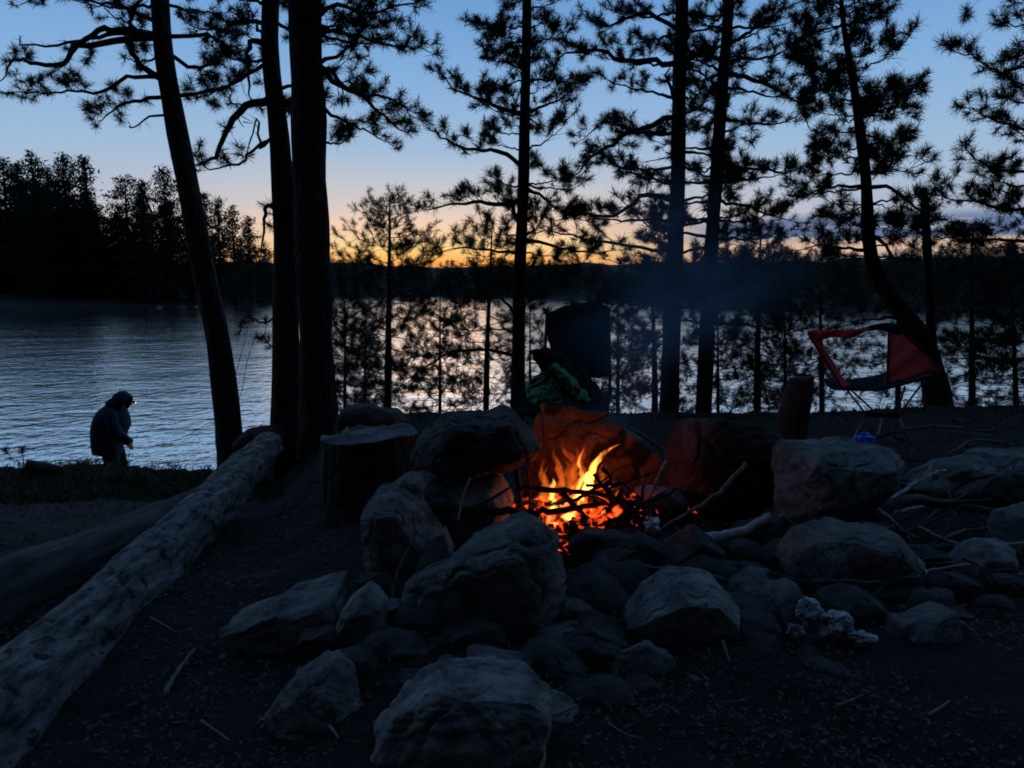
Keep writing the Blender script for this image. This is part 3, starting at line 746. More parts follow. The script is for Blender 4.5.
rock([(368, 748), (398, 706), (440, 683), (490, 675), (530, 680), (549, 706), (552, 770), (500, 850), (390, 850)], 1.72, .34, 'pale boulder at the bottom edge left of centre', 'rock_pale', 13, 5, .05, fine=5)
rock([(261, 716), (295, 676), (338, 652), (360, 656), (368, 692), (355, 745), (310, 775), (268, 755)], 2.0, .26, 'wedge shaped rock lit along its top edge, bottom left', 'rock', 14, 6, .05, .8, fine=5)
rock([(370, 704), (410, 676), (450, 664), (468, 669), (442, 696), (398, 716), (374, 716)], 2.12, .22, 'thin sloping stone wedged behind the pale bottom boulder', 'rock', 15, 6, .05)
rock([(228, 622), (280, 598), (338, 580), (348, 600), (352, 646), (300, 660), (235, 650)], 2.55, .35, 'low flat slab half buried left of the ring', 'rock', 16, 5, .06)
rock([(336, 645), (350, 602), (370, 583), (389, 596), (388, 645), (374, 675), (344, 675)], 2.4, .22, 'narrow upright stone beside the half buried slab', 'rock_pale', 17, 7, .06)
rock([(325, 745), (350, 710), (385, 716), (384, 752), (345, 768)], 1.92, .14, 'small dark stone between the wedge rock and the pale bottom boulder', 'rock_dark', 18, 7, .06, fine=3)
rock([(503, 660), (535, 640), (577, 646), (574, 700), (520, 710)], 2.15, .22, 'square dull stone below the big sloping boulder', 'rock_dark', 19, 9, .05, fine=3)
rock([(876, 655), (910, 626), (947, 605), (956, 640), (935, 680), (885, 685)], 2.35, .2, 'triangular tilted slab right of the foil scraps', 'rock', 20, 7, .04)
rock([(772, 625), (777, 590), (795, 582), (807, 601), (803, 648), (780, 655)], 2.47, .18, 'small upright stone left of the foil scraps', 'rock', 21, 7, .06, fine=3)
rock([(700, 645), (730, 606), (770, 612), (787, 655), (742, 684), (704, 680)], 2.38, .25, 'dark stone right behind the rounded pale boulder', 'rock_dark', 22, 8, .06)
rock([(903, 492), (940, 466), (1000, 452), (1062, 455), (1070, 500), (960, 510)], 4.0, .5, 'long low ledge rock at the right edge', 'rock', 23, 6, .06)
rock([(840, 474), (868, 450), (890, 447), (884, 466), (856, 486)], 4.2, .25, 'small tilted stone behind the tilted slab', 'rock', 24, 7, .06, fine=3)
rock([(950, 560), (985, 540), (1012, 546), (1004, 585), (962, 590)], 2.95, .22, 'small pale stone amid the branches near the right edge', 'rock_pale', 25, 8, .06, fine=3)
rock([(996, 545), (1003, 510), (1045, 503), (1052, 550), (1010, 565)], 3.2, .3, 'rough stone cut by the right edge above the pale stone', 'rock', 26, 8, .06, fine=3)
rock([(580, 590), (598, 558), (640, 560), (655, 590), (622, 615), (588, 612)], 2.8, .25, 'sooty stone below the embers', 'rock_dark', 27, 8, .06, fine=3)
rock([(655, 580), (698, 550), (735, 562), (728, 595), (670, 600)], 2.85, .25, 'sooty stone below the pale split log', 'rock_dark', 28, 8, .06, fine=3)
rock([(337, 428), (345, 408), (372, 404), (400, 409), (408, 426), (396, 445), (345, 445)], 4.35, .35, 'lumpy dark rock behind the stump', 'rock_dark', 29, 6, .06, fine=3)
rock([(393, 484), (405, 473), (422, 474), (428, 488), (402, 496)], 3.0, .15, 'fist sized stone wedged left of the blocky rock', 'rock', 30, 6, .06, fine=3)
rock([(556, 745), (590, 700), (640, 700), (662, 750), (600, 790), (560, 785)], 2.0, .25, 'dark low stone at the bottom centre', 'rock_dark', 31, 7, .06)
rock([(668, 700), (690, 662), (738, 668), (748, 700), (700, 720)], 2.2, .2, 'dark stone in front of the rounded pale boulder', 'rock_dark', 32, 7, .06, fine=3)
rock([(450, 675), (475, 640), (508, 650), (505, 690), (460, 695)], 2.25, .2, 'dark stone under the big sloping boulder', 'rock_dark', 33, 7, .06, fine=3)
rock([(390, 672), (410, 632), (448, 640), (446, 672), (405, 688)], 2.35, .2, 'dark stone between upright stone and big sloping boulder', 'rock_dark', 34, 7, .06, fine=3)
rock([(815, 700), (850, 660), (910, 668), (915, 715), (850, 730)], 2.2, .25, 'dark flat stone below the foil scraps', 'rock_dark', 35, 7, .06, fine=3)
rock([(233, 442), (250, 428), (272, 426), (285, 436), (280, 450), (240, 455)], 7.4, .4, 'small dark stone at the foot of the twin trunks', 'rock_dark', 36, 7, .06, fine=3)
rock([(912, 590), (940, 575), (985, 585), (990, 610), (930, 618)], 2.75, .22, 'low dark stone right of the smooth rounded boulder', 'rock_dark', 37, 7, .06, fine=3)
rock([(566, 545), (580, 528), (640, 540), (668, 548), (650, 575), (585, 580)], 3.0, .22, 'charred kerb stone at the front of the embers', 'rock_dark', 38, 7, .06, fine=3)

def rubble():
    rg = random.Random(71); spots = [(470, 690, 16), (535, 712, 15), (590, 655, 22), (612, 690, 14), (560, 640, 20), (390, 690, 12), (345, 690, 12), (600, 625, 16), (640, 690, 13), (690, 690, 12), (760, 690, 14), (755, 640, 14), (800, 668, 15),
        (850, 640, 12), (760, 590, 20), (745, 560, 18), (690, 560, 16), (700, 590, 15), (925, 640, 12), (925, 600, 15), (960, 620, 12), (400, 640, 14), (455, 600, 18), (440, 650, 14), (390, 615, 15), (495, 560, 22), (350, 610, 14), (320, 670, 10),
        (760, 540, 22), (780, 520, 16), (890, 600, 14), (930, 560, 16), (990, 610, 14), (1010, 590, 16), (720, 640, 16), (540, 690, 14), (580, 730, 16), (630, 740, 12), (480, 470, 14), (655, 500, 15), (775, 560, 15)]
    spots += [(430, 690, 24), (395, 650, 22), (420, 625, 20), (500, 672, 26), (548, 668, 24), (586, 640, 26), (596, 600, 24), (612, 570, 20), (650, 668, 22), (752, 615, 22), (770, 655, 20), (735, 575, 22), (600, 700, 24), (556, 715, 22), (352, 672, 18), (318, 640, 16), (470, 640, 22), (380, 590, 20), (905, 628, 20), (850, 612, 22), (950, 590, 20), (640, 560, 20), (820, 680, 18), (560, 610, 20), (690, 560, 24)]
    for k, (x, y, r) in enumerate(spots):
        x += rg.uniform(-5, 5); d = min(3.6, 1.1*F/(y+r*.7-288)); n = 8; e = rg.uniform(.6, .9)
        r *= 1.35; out = [(x+r*1.25*math.cos(a)*rg.uniform(.8, 1.15), y+r*e*math.sin(a)*rg.uniform(.8, 1.15)) for a in [2*math.pi*i/n for i in range(n)]]
        rock(out, d, S(r*2, d)*rg.uniform(.9, 1.3), 'small broken stone in the rubble between the fire ring boulders', 'rock_dark' if k % 5 < 4 else 'rock', 200+k, 9, .07, fine=3, cutd=.52, name='stone', cat='stone', group='rubble of the fire ring')
rubble()

# ------------------------------------------------------------------ logs
def log(px_path, ds, rads, label, m, seed, name='log', cat='log', rough=.15, n=64, seg=170, sub=1, flat=1.0):
    P = [pt(x, y, d) for (x, y), d in zip(px_path, ds)]; C = catmull(P, seg); mb = MB(); k = len(P)-1; vs = []
    rad = [interp([(i/k, r) for i, r in enumerate(rads)], j/seg) for j in range(seg+1)]
    mb.tube(C, rad, n, flat=flat)
    # bark ridges and knots
    for i in range(len(mb.v)):
        ring = i//n; c = C[min(ring, seg)]; v = mb.v[i]; dr = (v-c); r = dr.length
        if r < 1e-6: continue
        L_ = (C[min(ring, seg)]-C[0]).length; a = math.atan2(dr.z, dr.x)
        q = V((math.cos(a)*2.2+seed, math.sin(a)*2.2, L_*1.6)); q2 = V((math.cos(a)*7+seed, math.sin(a)*7, L_*3.5))
        mb.v[i] = v+dr*(rough*(noise.noise(q)+.5*noise.noise(q2)+.5*abs(noise.noise(V((q2.x*2, q2.y*2, q2.z*.5))))-.35*max(0, .1-abs(noise.noise(V((q2.x*1.1, q2.y*1.1, q2.z*.25+5)))))*10*.3+.18*noise.noise(V((q2.x*4, q2.y*4, q2.z*4)))))
    o = mb.build(name, M[m], None, origin=V((C[0].x, C[0].y, C[0].z)))
    return tag(o, label, cat)
log([(-75, 815), (20, 700), (105, 617), (185, 535), (235, 480), (268, 446)], [1.65, 2.15, 2.75, 3.75, 4.9, 6.1], [.148, .143, .138, .132, .124, .115], 'big pale weathered log running from the bottom left corner to the twin trunks', 'log', 3.3)
log([(-60, 625), (40, 580), (120, 545), (180, 515), (215, 496)], [2.55, 3.05, 3.6, 4.4, 5.1], [.13, .13, .125, .11, .09], 'darker log lying left of the big pale log', 'log2', 7.1)
log([(28, 466), (44, 468), (62, 471)], [8.5, 8.5, 8.5], [.075, .07, .05], 'dark low log lying on the grassy bank by the seedling', 'log2', 2.1, n=14, seg=16)
log([(803, 377), (803, 378.5), (802, 384), (800, 395), (795, 420), (790, 450)], [5.0]*6, [.05, .074, .082, .088, .10, .11], 'reddish upright log standing behind the rocks', 'redlog', 4.2, rough=.22, n=40, seg=50)

def stump():
    c = pt(372, 434, 3.85); g = ground(c.x, c.y); root = empty('tree_stump', V((c.x, c.y, g)), 'broad cut stump with a wrapper on its flat top left of the slab stack', 'stump')
    h = c.z-g; n = 56; mb = MB(); prof = [(1.12, -.05), (1.05, .15), (1.0, .5), (.98, .85), (1.0, 1.0)]
    R0 = S(50, 3.85)
    def rr(a, k): return R0*(1+.17*noise.noise(V((math.cos(a)*1.5, math.sin(a)*1.5, k)))+.03*noise.noise(V((math.cos(a)*6, math.sin(a)*6, k*2))))
    for fr, fz in prof:
        for k in range(n):
            a = 2*math.pi*k/n; r = rr(a, fz)*fr; mb.v.append(V((c.x+math.cos(a)*r, c.y+math.sin(a)*r*.95, g+h*fz+(.10*math.cos(a)*r+.05*noise.noise(V((math.cos(a)*r*6, math.sin(a)*r*6, 1))) if fz > .9 else 0))))
    for i in range(4):
        for k in range(n): mb.f.append((i*n+k, i*n+(k+1) % n, (i+1)*n+(k+1) % n, (i+1)*n+k))
    mb.build('bark', M['bark'], root)
    tb = MB(); rings = 10
    for i in range(rings):
        f = 1-i/rings
        for k in range(n):
            a = 2*math.pi*k/n; r = rr(a, 1)*f*.985; tb.v.append(V((c.x+math.cos(a)*r, c.y+math.sin(a)*r*.95, g+h+.004+.05*noise.noise(V((math.cos(a)*r*6, math.sin(a)*r*6, 1)))+.018*noise.noise(V((math.cos(a)*r*22, math.sin(a)*r*22, 4)))+.10*math.cos(a)*r-(.008 if i == 0 else 0))))
    tb.v.append(V((c.x, c.y, g+h+.004))); ci = len(tb.v)-1
    for i in range(rings-1):
        for k in range(n): tb.f.append((i*n+k, i*n+(k+1) % n, (i+1)*n+(k+1) % n, (i+1)*n+k))
    for k in range(n): tb.f.append(((rings-1)*n+k, (rings-1)*n+(k+1) % n, ci))
    tb.build('cut_top', M['cutwood'], root)
stump()

# ------------------------------------------------------------------ sticks
def stick(pp, ds, r, label, m='stick', seed=0, forks=1, group=None, name='stick'):
    if isinstance(ds, (int, float)): ds = [ds]*len(pp)
    P = [pt(x, y, d) for (x, y), d in zip(pp, ds)]; n = len(P)*5; C = catmull(P, n); rg = random.Random(seed+len(label)); L_ = (C[0]-C[-1]).length
    for i in range(1, n): C[i] += V((rg.gauss(0, 1), rg.gauss(0, 1), rg.gauss(0, 1)))*L_*.005
    r0 = S(r, ds[0]); mb = MB(); mb.tube(C, [r0*(1-.5*i/n) for i in range(n+1)], 8, jit=.35, seed=seed)
    for k in range(forks):
        j = rg.randrange(n//4, n-1); t = (C[j+1]-C[j]).normalized(); d = (t+V((rg.gauss(0, .6), rg.gauss(0, .5), rg.uniform(-.1, .7)))).normalized(); l = L_*rg.uniform(.12, .3)
        q = C[j]; mb.tube([q, q+d*l*.5, q+(d+V((rg.gauss(0, .3), 0, rg.gauss(0, .3))))*l], [r0*.5, r0*.4, r0*.2], 6)
    o = mb.build(name, M[m], None, origin=C[0]); return tag(o, label, 'stick', group)
stick([(517, 488), (553, 490), (591, 492), (622, 501), (648, 503), (677, 488)], [3.3, 3.3, 3.3, 3.32, 3.35, 3.4], 3.4, 'long charred stick laid level across the flames, upturned right end', 'char', 1)
stick([(404, 509), (470, 509), (520, 512), (560, 511), (604, 503)], [3.0, 3.05, 3.1, 3.15, 3.3], 5.5, 'thickest stick poking from the left rocks into the fire', 'char', 2)
stick([(516, 468), (519, 490), (522, 515)], [3.35]*3, 3.2, 'short upright stick at the left end of the fire', 'char', 3, 0)
stick([(527, 470), (530, 490), (529, 512)], [3.45]*3, 2.0, 'thin upright stick second from the left end of the fire', 'char', 4, 0)
stick([(667, 461), (650, 495), (644, 525)], [3.55, 3.4, 3.3], 2.0, 'thin stick standing up at the right side of the embers', 'stick', 5, 0)
stick([(747, 463), (725, 487), (700, 506), (660, 530)], [3.45, 3.4, 3.3, 3.2], 3.2, 'long curved branch leaning on the red blocky rock', 'stick', 6, 0)
stick([(594, 474), (608, 492), (625, 508), (645, 528)], [3.3, 3.25, 3.2, 3.15], 2.4, 'stick slanting down to the right through the fire', 'char', 7, 1)
stick([(602, 468), (610, 478), (606, 490), (612, 506)], [3.28]*4, 2.2, 'hooked twig standing up in front of the flames', 'char', 8, 0)
stick([(562, 492), (585, 516), (612, 535)], [3.25, 3.2, 3.15], 3.4, 'charred stick slanting across the brightest embers', 'char', 9, 1)
stick([(545, 505), (575, 500), (600, 486), (618, 484)], [3.35]*4, 2.6, 'charred twig rising to the right above the embers', 'char', 10, 1)
stick([(590, 545), (615, 520), (650, 505), (668, 512)], [3.15, 3.2, 3.3, 3.3], 2.6, 'forked charred branch at the right end of the embers', 'char', 11, 2)
stick([(556, 530), (580, 535), (612, 520), (638, 515)], [3.15]*4, 2.8, 'low charred stick along the front of the embers', 'char', 12, 1)
stick([(618, 540), (634, 556), (643, 572), (652, 590)], [3.05, 2.9, 2.8, 2.72], 2.2, 'thin pale stick hanging over the front of the ring', 'stick_pale', 13, 0)
stick([(590, 565), (640, 566), (690, 572), (738, 583)], [2.85, 2.8, 2.75, 2.7], 1.8, 'thin twig arching above the rounded pale boulder', 'stick', 14, 1)
stick([(652, 556), (700, 542), (740, 532), (770, 516)], [3.05, 3.05, 3.1, 3.15], 8.5, 'pale split log pointing at the embers from the right', 'stick_pale', 15, 0, name='split_log')
stick([(458, 520), (462, 500), (470, 478)], [2.95, 2.98, 3.0], 1.4, 'thin straw like twig leaning on the blocky rock', 'stick_pale', 16, 0)
stick([(392, 600), (398, 570), (408, 550), (418, 530)], [2.6, 2.65, 2.7, 2.72], 2.0, 'dark twig leaning on the left boulder', 'stick', 17, 0)
stick([(165, 695), (180, 668), (196, 648)], [2.15, 2.3, 2.45], 3.2, 'short pale stick on bare ground beside the big log', 'stick', 18, 0)
stick([(723, 640), (735, 680), (745, 712)], [2.2, 2.1, 2.0], 1.5, 'thin twig on the ground below the rounded pale boulder', 'stick', 19, 0)
stick([(800, 552), (850, 556), (890, 545), (893, 525)], [2.9, 2.95, 3.0, 3.0], 2.4, 'curved twig hooking upward over the smooth boulder', 'stick', 20, 0)
stick([(870, 520), (905, 500), (950, 505), (1040, 520)], [3.3, 3.4, 3.4, 3.3], 7, 'thick dead branch lying under the ledge rock', 'log2', 21, 1, name='branch')
stick([(855, 512), (890, 500), (925, 478), (945, 470)], [3.4, 3.5, 3.7, 3.8], 3, 'pale branch pointing up to the ledge rock', 'stick_pale', 22, 2, name='branch')
stick([(880, 552), (950, 548), (1040, 556)], [3.0, 3.05, 3.0], 5, 'dark branch lying level near the right edge', 'log2', 23, 1, name='branch')
stick([(872, 440), (895, 432), (925, 427), (960, 428), (1000, 432)], [5.2, 5.2, 5.3, 5.4, 5.4], 2.2, 'long bowed branch on the ground under the red camp chair', 'stick', 24, 1, name='branch')
stick([(900, 560), (940, 540), (980, 528), (1040, 535)], [3.1, 3.2, 3.3, 3.3], 3, 'crooked branch among the stones near the right edge', 'stick', 25, 2, name='branch')
stick([(830, 455), (880, 490), (905, 520)], [3.6, 3.5, 3.4], 2, 'twig hanging off the tilted slab', 'stick', 26, 1)
stick([(948, 455), (975, 440), (1010, 445)], [4.2, 4.3, 4.3], 1.8, 'thin branch lying on top of the ledge rock', 'stick', 27, 2)
stick([(800, 745), (815, 725), (838, 712)], [1.95, 2.0, 2.05], 2, 'short twig on the dark ground at the bottom right', 'stick', 28, 0)
stick([(610, 420), (640, 434), (665, 452), (674, 470)], [4.3, 4.3, 4.25, 4.2], 2.4, 'grey stick lying along the top of the red slab', 'stick', 29, 0)
stick([(758, 700), (790, 660), (800, 640)], [2.15, 2.25, 2.3], 1.5, 'dark twig left below the foil scraps', 'stick', 30, 0)

def brush():
    rg = random.Random(17)
    for k in range(38):
        x = rg.uniform(800, 1050); y = rg.uniform(474, 600); d = min(3.9, 1.02*F/(y-288)); a = rg.gauss(0, .35); l = rg.uniform(30, 95)
        pp = [(x-l*math.cos(a)/2, y+l*math.sin(a)/2), (x, y-rg.uniform(-4, 9)), (x+l*math.cos(a)/2, y-l*math.sin(a)/2)]
        stick(pp, [d+rg.uniform(-.1, .1) for _ in pp], rg.uniform(1.2, 3.6), 'dead branch in the brushwood heap right of the fire ring', rg.choice(['stick', 'log2', 'log2', 'stick_pale']), 300+k, rg.choice([0, 1, 2]), group='brushwood heap right of the fire', name='branch')
    for k in range(12):
        x = rg.uniform(600, 700); y = rg.uniform(478, 530); a = rg.uniform(0, 3.14); l = rg.uniform(22, 60); d = rg.uniform(3.15, 3.5)
        pp = [(x-l*math.cos(a)/2, y+l*math.sin(a)*.35), (x+rg.uniform(-3, 3), y-rg.uniform(-3, 6)), (x+l*math.cos(a)/2, y-l*math.sin(a)*.35)]
        stick(pp, d, rg.uniform(1.0, 2.0), 'thin charred twig in the tangle over the right half of the embers', 'char', 400+k, rg.choice([1, 2]), group='twigs tangled over the embers', name='twig')
    for k in range(16):
        x = rg.uniform(140, 1000); y = rg.uniform(600, 760); d = 1.08*F/(y-288); a = rg.uniform(-1.2, 1.2); l = rg.uniform(14, 46)
        pp = [(x-l*math.cos(a)/2, y+l*math.sin(a)/3), (x, y-rg.uniform(0, 4)), (x+l*math.cos(a)/2, y-l*math.sin(a)/3)]
        P_ = [pt(px_, py_, d+(1 if i_ == 0 else -1 if i_ == 2 else 0)*l*math.sin(a)*-.002) for i_, (px_, py_) in enumerate(pp)]
        P_ = [V((p_.x, p_.y, ground(p_.x, p_.y)+.012)) for p_ in P_]; C_ = catmull(P_, 10); mb = MB(); mb.tube(C_, [.005*(1-.05*q_) for q_ in range(11)], 6, jit=.4, seed=k)
        tag(mb.build('twig', M['stick'], None, origin=C_[0]), 'short dead twig lying on the bare ground in front of the fire ring', 'stick', 'twigs on the ground in the foreground')
brush()
# ------------------------------------------------------------------ fire
FB = pt(590, 545, 3.35); FB.z = ground(FB.x, FB.y)
fire = empty('campfire', FB, 'burning campfire with licking flames over glowing embers', 'fire')
def embers():
    rg = random.Random(4); mb = MB()
    for i in range(330):
        px = rg.gauss(592, 44); px = min(690, max(505, px)); d = rg.uniform(3.1, 3.75)
        hgt = .15*max(0, 1-((px-592)/95)**2)*(1-((d-3.42)/.45)**2)
        x = (px-512)/F*d; z0 = ground(x, d); c = V((x, d, z0+.02+hgt*rg.random())); r = rg.uniform(.012, .032)
        b = len(mb.v); m = Matrix.Rotation(rg.uniform(0, 6), 3, 'Z') @ Matrix.Rotation(rg.uniform(0, 6), 3, 'X')
        h = (r*rg.uniform(.8, 1.6), r*rg.uniform(.6, 1), r*rg.uniform(.5, .9)); mb.box(c, h, m)
        for k in range(b, len(mb.v)): mb.v[k] += V((rg.gauss(0, .3), rg.gauss(0, .3), rg.gauss(0, .3)))*r
    o = mb.build('ember_bed', M['ember'], fire, smooth=False); o['kind'] = 'stuff'
embers()
YEL = [(1, .42, .07), (1, .36, .05), (1, .26, .03), (1, .15, .012), (.9, .08, .006)]
ORG = [(1, .18, .02), (1, .13, .014), (.9, .08, .008), (.7, .05, .005)]
FM_bright = flame_mat('flame_bright', .22, .46, YEL, 120)
FM_soft = flame_mat('flame_soft', .15, .46, ORG, 13)
def flame(pp, ds, rads, m):
    P = [pt(x, y, ds) for x, y in pp]; n = 20; C = catmull(P, n); k = len(P)-1
    C = [c+V((.012*noise.noise(V((c.z*22, pp[0][0], 0))), .01*noise.noise(V((c.z*22, 5, pp[0][0]))), 0)) for c in C]
    mb = MB(); mb.tube(C, [S(interp([(i/k, r) for i, r in enumerate(rads)], j/n)*(.8+.35*noise.noise(V((j*.55, pp[0][1], pp[0][0])))), ds) for j in range(n+1)], 16, jit=.6, seed=pp[0][0]*.1, flat=.8)
    mb.build('flame', m, fire)
flame([(584, 496), (588, 484), (592, 472), (598, 459), (607, 451), (621, 444)], 3.42, [5, 6.5, 5, 4, 2.8, .3], FM_bright)
flame([(583, 492), (586, 478), (581, 465), (583, 452), (587, 443)], 3.46, [5, 4.5, 3.4, 3, .3], FM_soft)
flame([(578, 490), (582, 476), (579, 462), (584, 448)], 3.44, [3, 3, 2, .3], FM_bright)
flame([(560, 490), (562, 475), (556, 462), (553, 448)], 3.5, [7, 6, 3.5, .3], FM_soft)
flame([(568, 490), (571, 475), (575, 464), (566, 452), (561, 444)], 3.55, [6, 6, 5, 3, .3], FM_soft)
flame([(570, 488), (568, 478), (573, 470), (571, 463)], 3.4, [3, 2.4, 1.6, .3], FM_soft)
flame([(600, 490), (603, 478), (599, 472), (605, 462)], 3.5, [5, 4, 2.5, .3], FM_soft)
flame([(612, 498), (616, 488), (608, 478), (602, 471)], 3.5, [4, 3, 2, .3], FM_soft)
flame([(551, 500), (552, 490), (554, 484), (552, 478)], 3.4, [4, 4, 3, .3], FM_bright)
flame([(540, 500), (545, 485), (541, 470), (545, 458)], 3.6, [6, 5, 3, .3], FM_soft)
flame([(592, 492), (596, 480), (592, 468), (597, 457)], 3.48, [4, 4, 3, .3], FM_soft)
flame([(566, 492), (562, 480), (568, 468), (563, 458)], 3.46, [5, 4, 3, .3], FM_soft)
flame([(576, 490), (574, 474), (579, 458), (575, 446)], 3.52, [5, 5, 3, .3], FM_soft)
flame([(545, 498), (548, 486), (544, 474), (549, 466)], 3.5, [4, 4, 2, .3], FM_soft)
flame([(575, 512), (577, 500), (588, 492), (598, 486)], 3.45, [7, 8, 6, 1], FM_bright)
flame([(555, 512), (554, 505), (557, 498)], 3.35, [5, 5, 1], FM_bright)
flame([(562, 532), (565, 522), (574, 514), (577, 508)], 3.22, [6, 7, 4, 1], FM_bright)
flame([(602, 524), (600, 518), (606, 510)], 3.22, [3, 3.4, .5], FM_bright)
for (x, y, d, e, r) in ((592, 478, 3.55, 1.7, .06), (570, 512, 3.45, 2.2, .06), (635, 526, 3.45, .25, .05)):
    l = bpy.data.lights.new('fire_light', 'POINT'); l.energy = e; l.color = (1, .12, .028); l.shadow_soft_size = r
    o = bpy.data.objects.new('fire_light', l); col.objects.link(o); o.parent = fire; o.location = pt(x, y, d)-FB

def smoke():
    root = empty('smoke', pt(600, 440, 3.7), 'thin blue smoke drifting right above the fire', None); root['kind'] = 'stuff'
    m = bpy.data.materials.new('smoke'); m.use_nodes = True; nt = m.node_tree; N = nt.nodes; L = nt.links; N.remove(N['Principled BSDF'])
    pv = N.new('ShaderNodeVolumePrincipled'); L.new(pv.outputs[0], N['Material Output'].inputs['Volume']); pv.inputs['Color'].default_value = (.36, .66, 1, 1)
    tc = N.new('ShaderNodeTexCoord'); n = N.new('ShaderNodeTexNoise'); n.inputs['Scale'].default_value = 1.5; n.inputs['Detail'].default_value = 4; n.inputs['Distortion'].default_value = 1.0
    L.new(tc.outputs['Object'], n.inputs['Vector']); r = N.new('ShaderNodeMapRange'); r.inputs[1].default_value = .36; r.inputs[2].default_value = .66; r.inputs[3].default_value = .05; r.inputs[4].default_value = .95
    L.new(n.outputs['Fac'], r.inputs[0]); g = N.new('ShaderNodeTexGradient'); g.gradient_type = 'SPHERICAL'; L.new(tc.outputs['Object'], g.inputs[0])
    k = N.new('ShaderNodeMath'); k.operation = 'MULTIPLY'; L.new(g.outputs['Fac'], k.inputs[0]); L.new(r.outputs[0], k.inputs[1]); L.new(k.outputs[0], pv.inputs['Density'])
    import bmesh
    for c, sc_, rot in ((pt(690, 300, 4.9), (.95, .6, .42), -.35), (pt(640, 365, 4.2), (.24, .3, .62), .35), (pt(660, 230, 4.6), (.45, .4, .45), 0)):
        bm = bmesh.new(); bmesh.ops.create_icosphere(bm, subdivisions=3, radius=1); me = bpy.data.meshes.new('wisp'); bm.to_mesh(me); bm.free()
        o = link('wisp', me, m, root); o.location = c-root.location; o.scale = sc_; o.rotation_euler = (0, rot, 0)
smoke()

# ------------------------------------------------------------------ small objects
def crumple(px, py, d, w, h, label, cat, m, seed, name):
    import bmesh
    bm = bmesh.new(); bmesh.ops.create_icosphere(bm, subdivisions=4, radius=1); hw, hh = S(w, d)/2, S(h, d)/2
    o_ = V((seed*7.3, seed, 0))
    for v in bm.verts:
        c = v.co.copy(); k = 1+.9*noise.noise(c*1.3+o_)+.55*(.3-abs(noise.noise(c*2.6+o_)))+.4*(.25-abs(noise.noise(c*6+o_)))
        v.co = V((c.x*hw*1.15*k, c.y*hw*k, c.z*hh*1.1*k))
    me = bpy.data.meshes.new(name); bm.to_mesh(me); bm.free(); o = link(name, me, M[m], None, smooth=False); o.location = pt(px, py, d)
    return tag(o, label, cat)
crumple(809, 610, 2.30, 17, 18, 'rounder crumpled foil scrap, highest of the pale scraps on the right', 'foil', 'foil', 1, 'foil_scrap')
crumple(833, 624, 2.28, 22, 19, 'largest crumpled foil scrap between two smaller ones', 'foil', 'foil', 2, 'foil_scrap')
crumple(861, 638, 2.26, 20, 13, 'brightest spiky foil scrap beside the triangular slab', 'foil', 'foil', 3, 'foil_scrap')
crumple(822, 616, 2.31, 9, 9, 'small dull foil bit between the highest scrap and the largest scrap', 'foil', 'foil', 11, 'foil_scrap')
crumple(848, 633, 2.28, 10, 8, 'small foil bit between the largest scrap and the brightest spiky scrap', 'foil', 'foil', 12, 'foil_scrap')
crumple(796, 632, 2.33, 13, 12, 'dirty foil lump below the small upright stone', 'foil', 'foil', 13, 'foil_scrap')
crumple(652, 526, 3.2, 13, 13, 'pale crumpled paper ball at the right edge of the embers', 'paper', 'paper', 4, 'paper_ball')
crumple(864, 438, 3.25, 14, 7, 'crumpled bright blue plastic scrap on the tilted slab', 'plastic scrap', 'blue', 5, 'plastic_scrap')
def wrapper():
    root = empty('food_wrapper', pt(347, 437, 3.75), 'small white and red wrapper lying on the stump top', 'wrapper')
    mb = MB(); g = [[pt(341+i*3+j*2, 432+i*2.6-j*1.5, 3.72)+V((0, 0, .004*math.sin(i*2+j*3))) for j in range(4)] for i in range(4)]; mb.sheet(g, .002); mb.build('sheet', M['paper'], root)
    mb = MB(); g = [[pt(344+i*2+j*2, 428+i*2.6-j*1.5, 3.74)+V((0, 0, .004*math.sin(i*2+j*3))) for j in range(3)] for i in range(3)]; mb.sheet(g, .002); mb.build('red_print', M['red'], root)
wrapper()
def cord(pp, ds, label):
    P = [pt(x, y, d) for (x, y), d in zip(pp, ds)]; C = catmull(P, 20); mb = MB(); mb.tube(C, [.0035]*21, 5); o = mb.build('cord', M['cord'], None, origin=P[0]); tag(o, label, 'cord')
cord([(263, 240), (257, 280), (250, 320), (234, 380)], [7.8, 7.9, 8.0, 8.2], 'slack cord hanging from the twin trunk limb, nearer the leaning pine')
cord([(259, 325), (247, 362), (237, 402), (200, 428), (165, 446)], [7.9, 8.1, 8.4, 8.6, 8.9], 'second slack cord reaching down past the leaning pine to the bank')

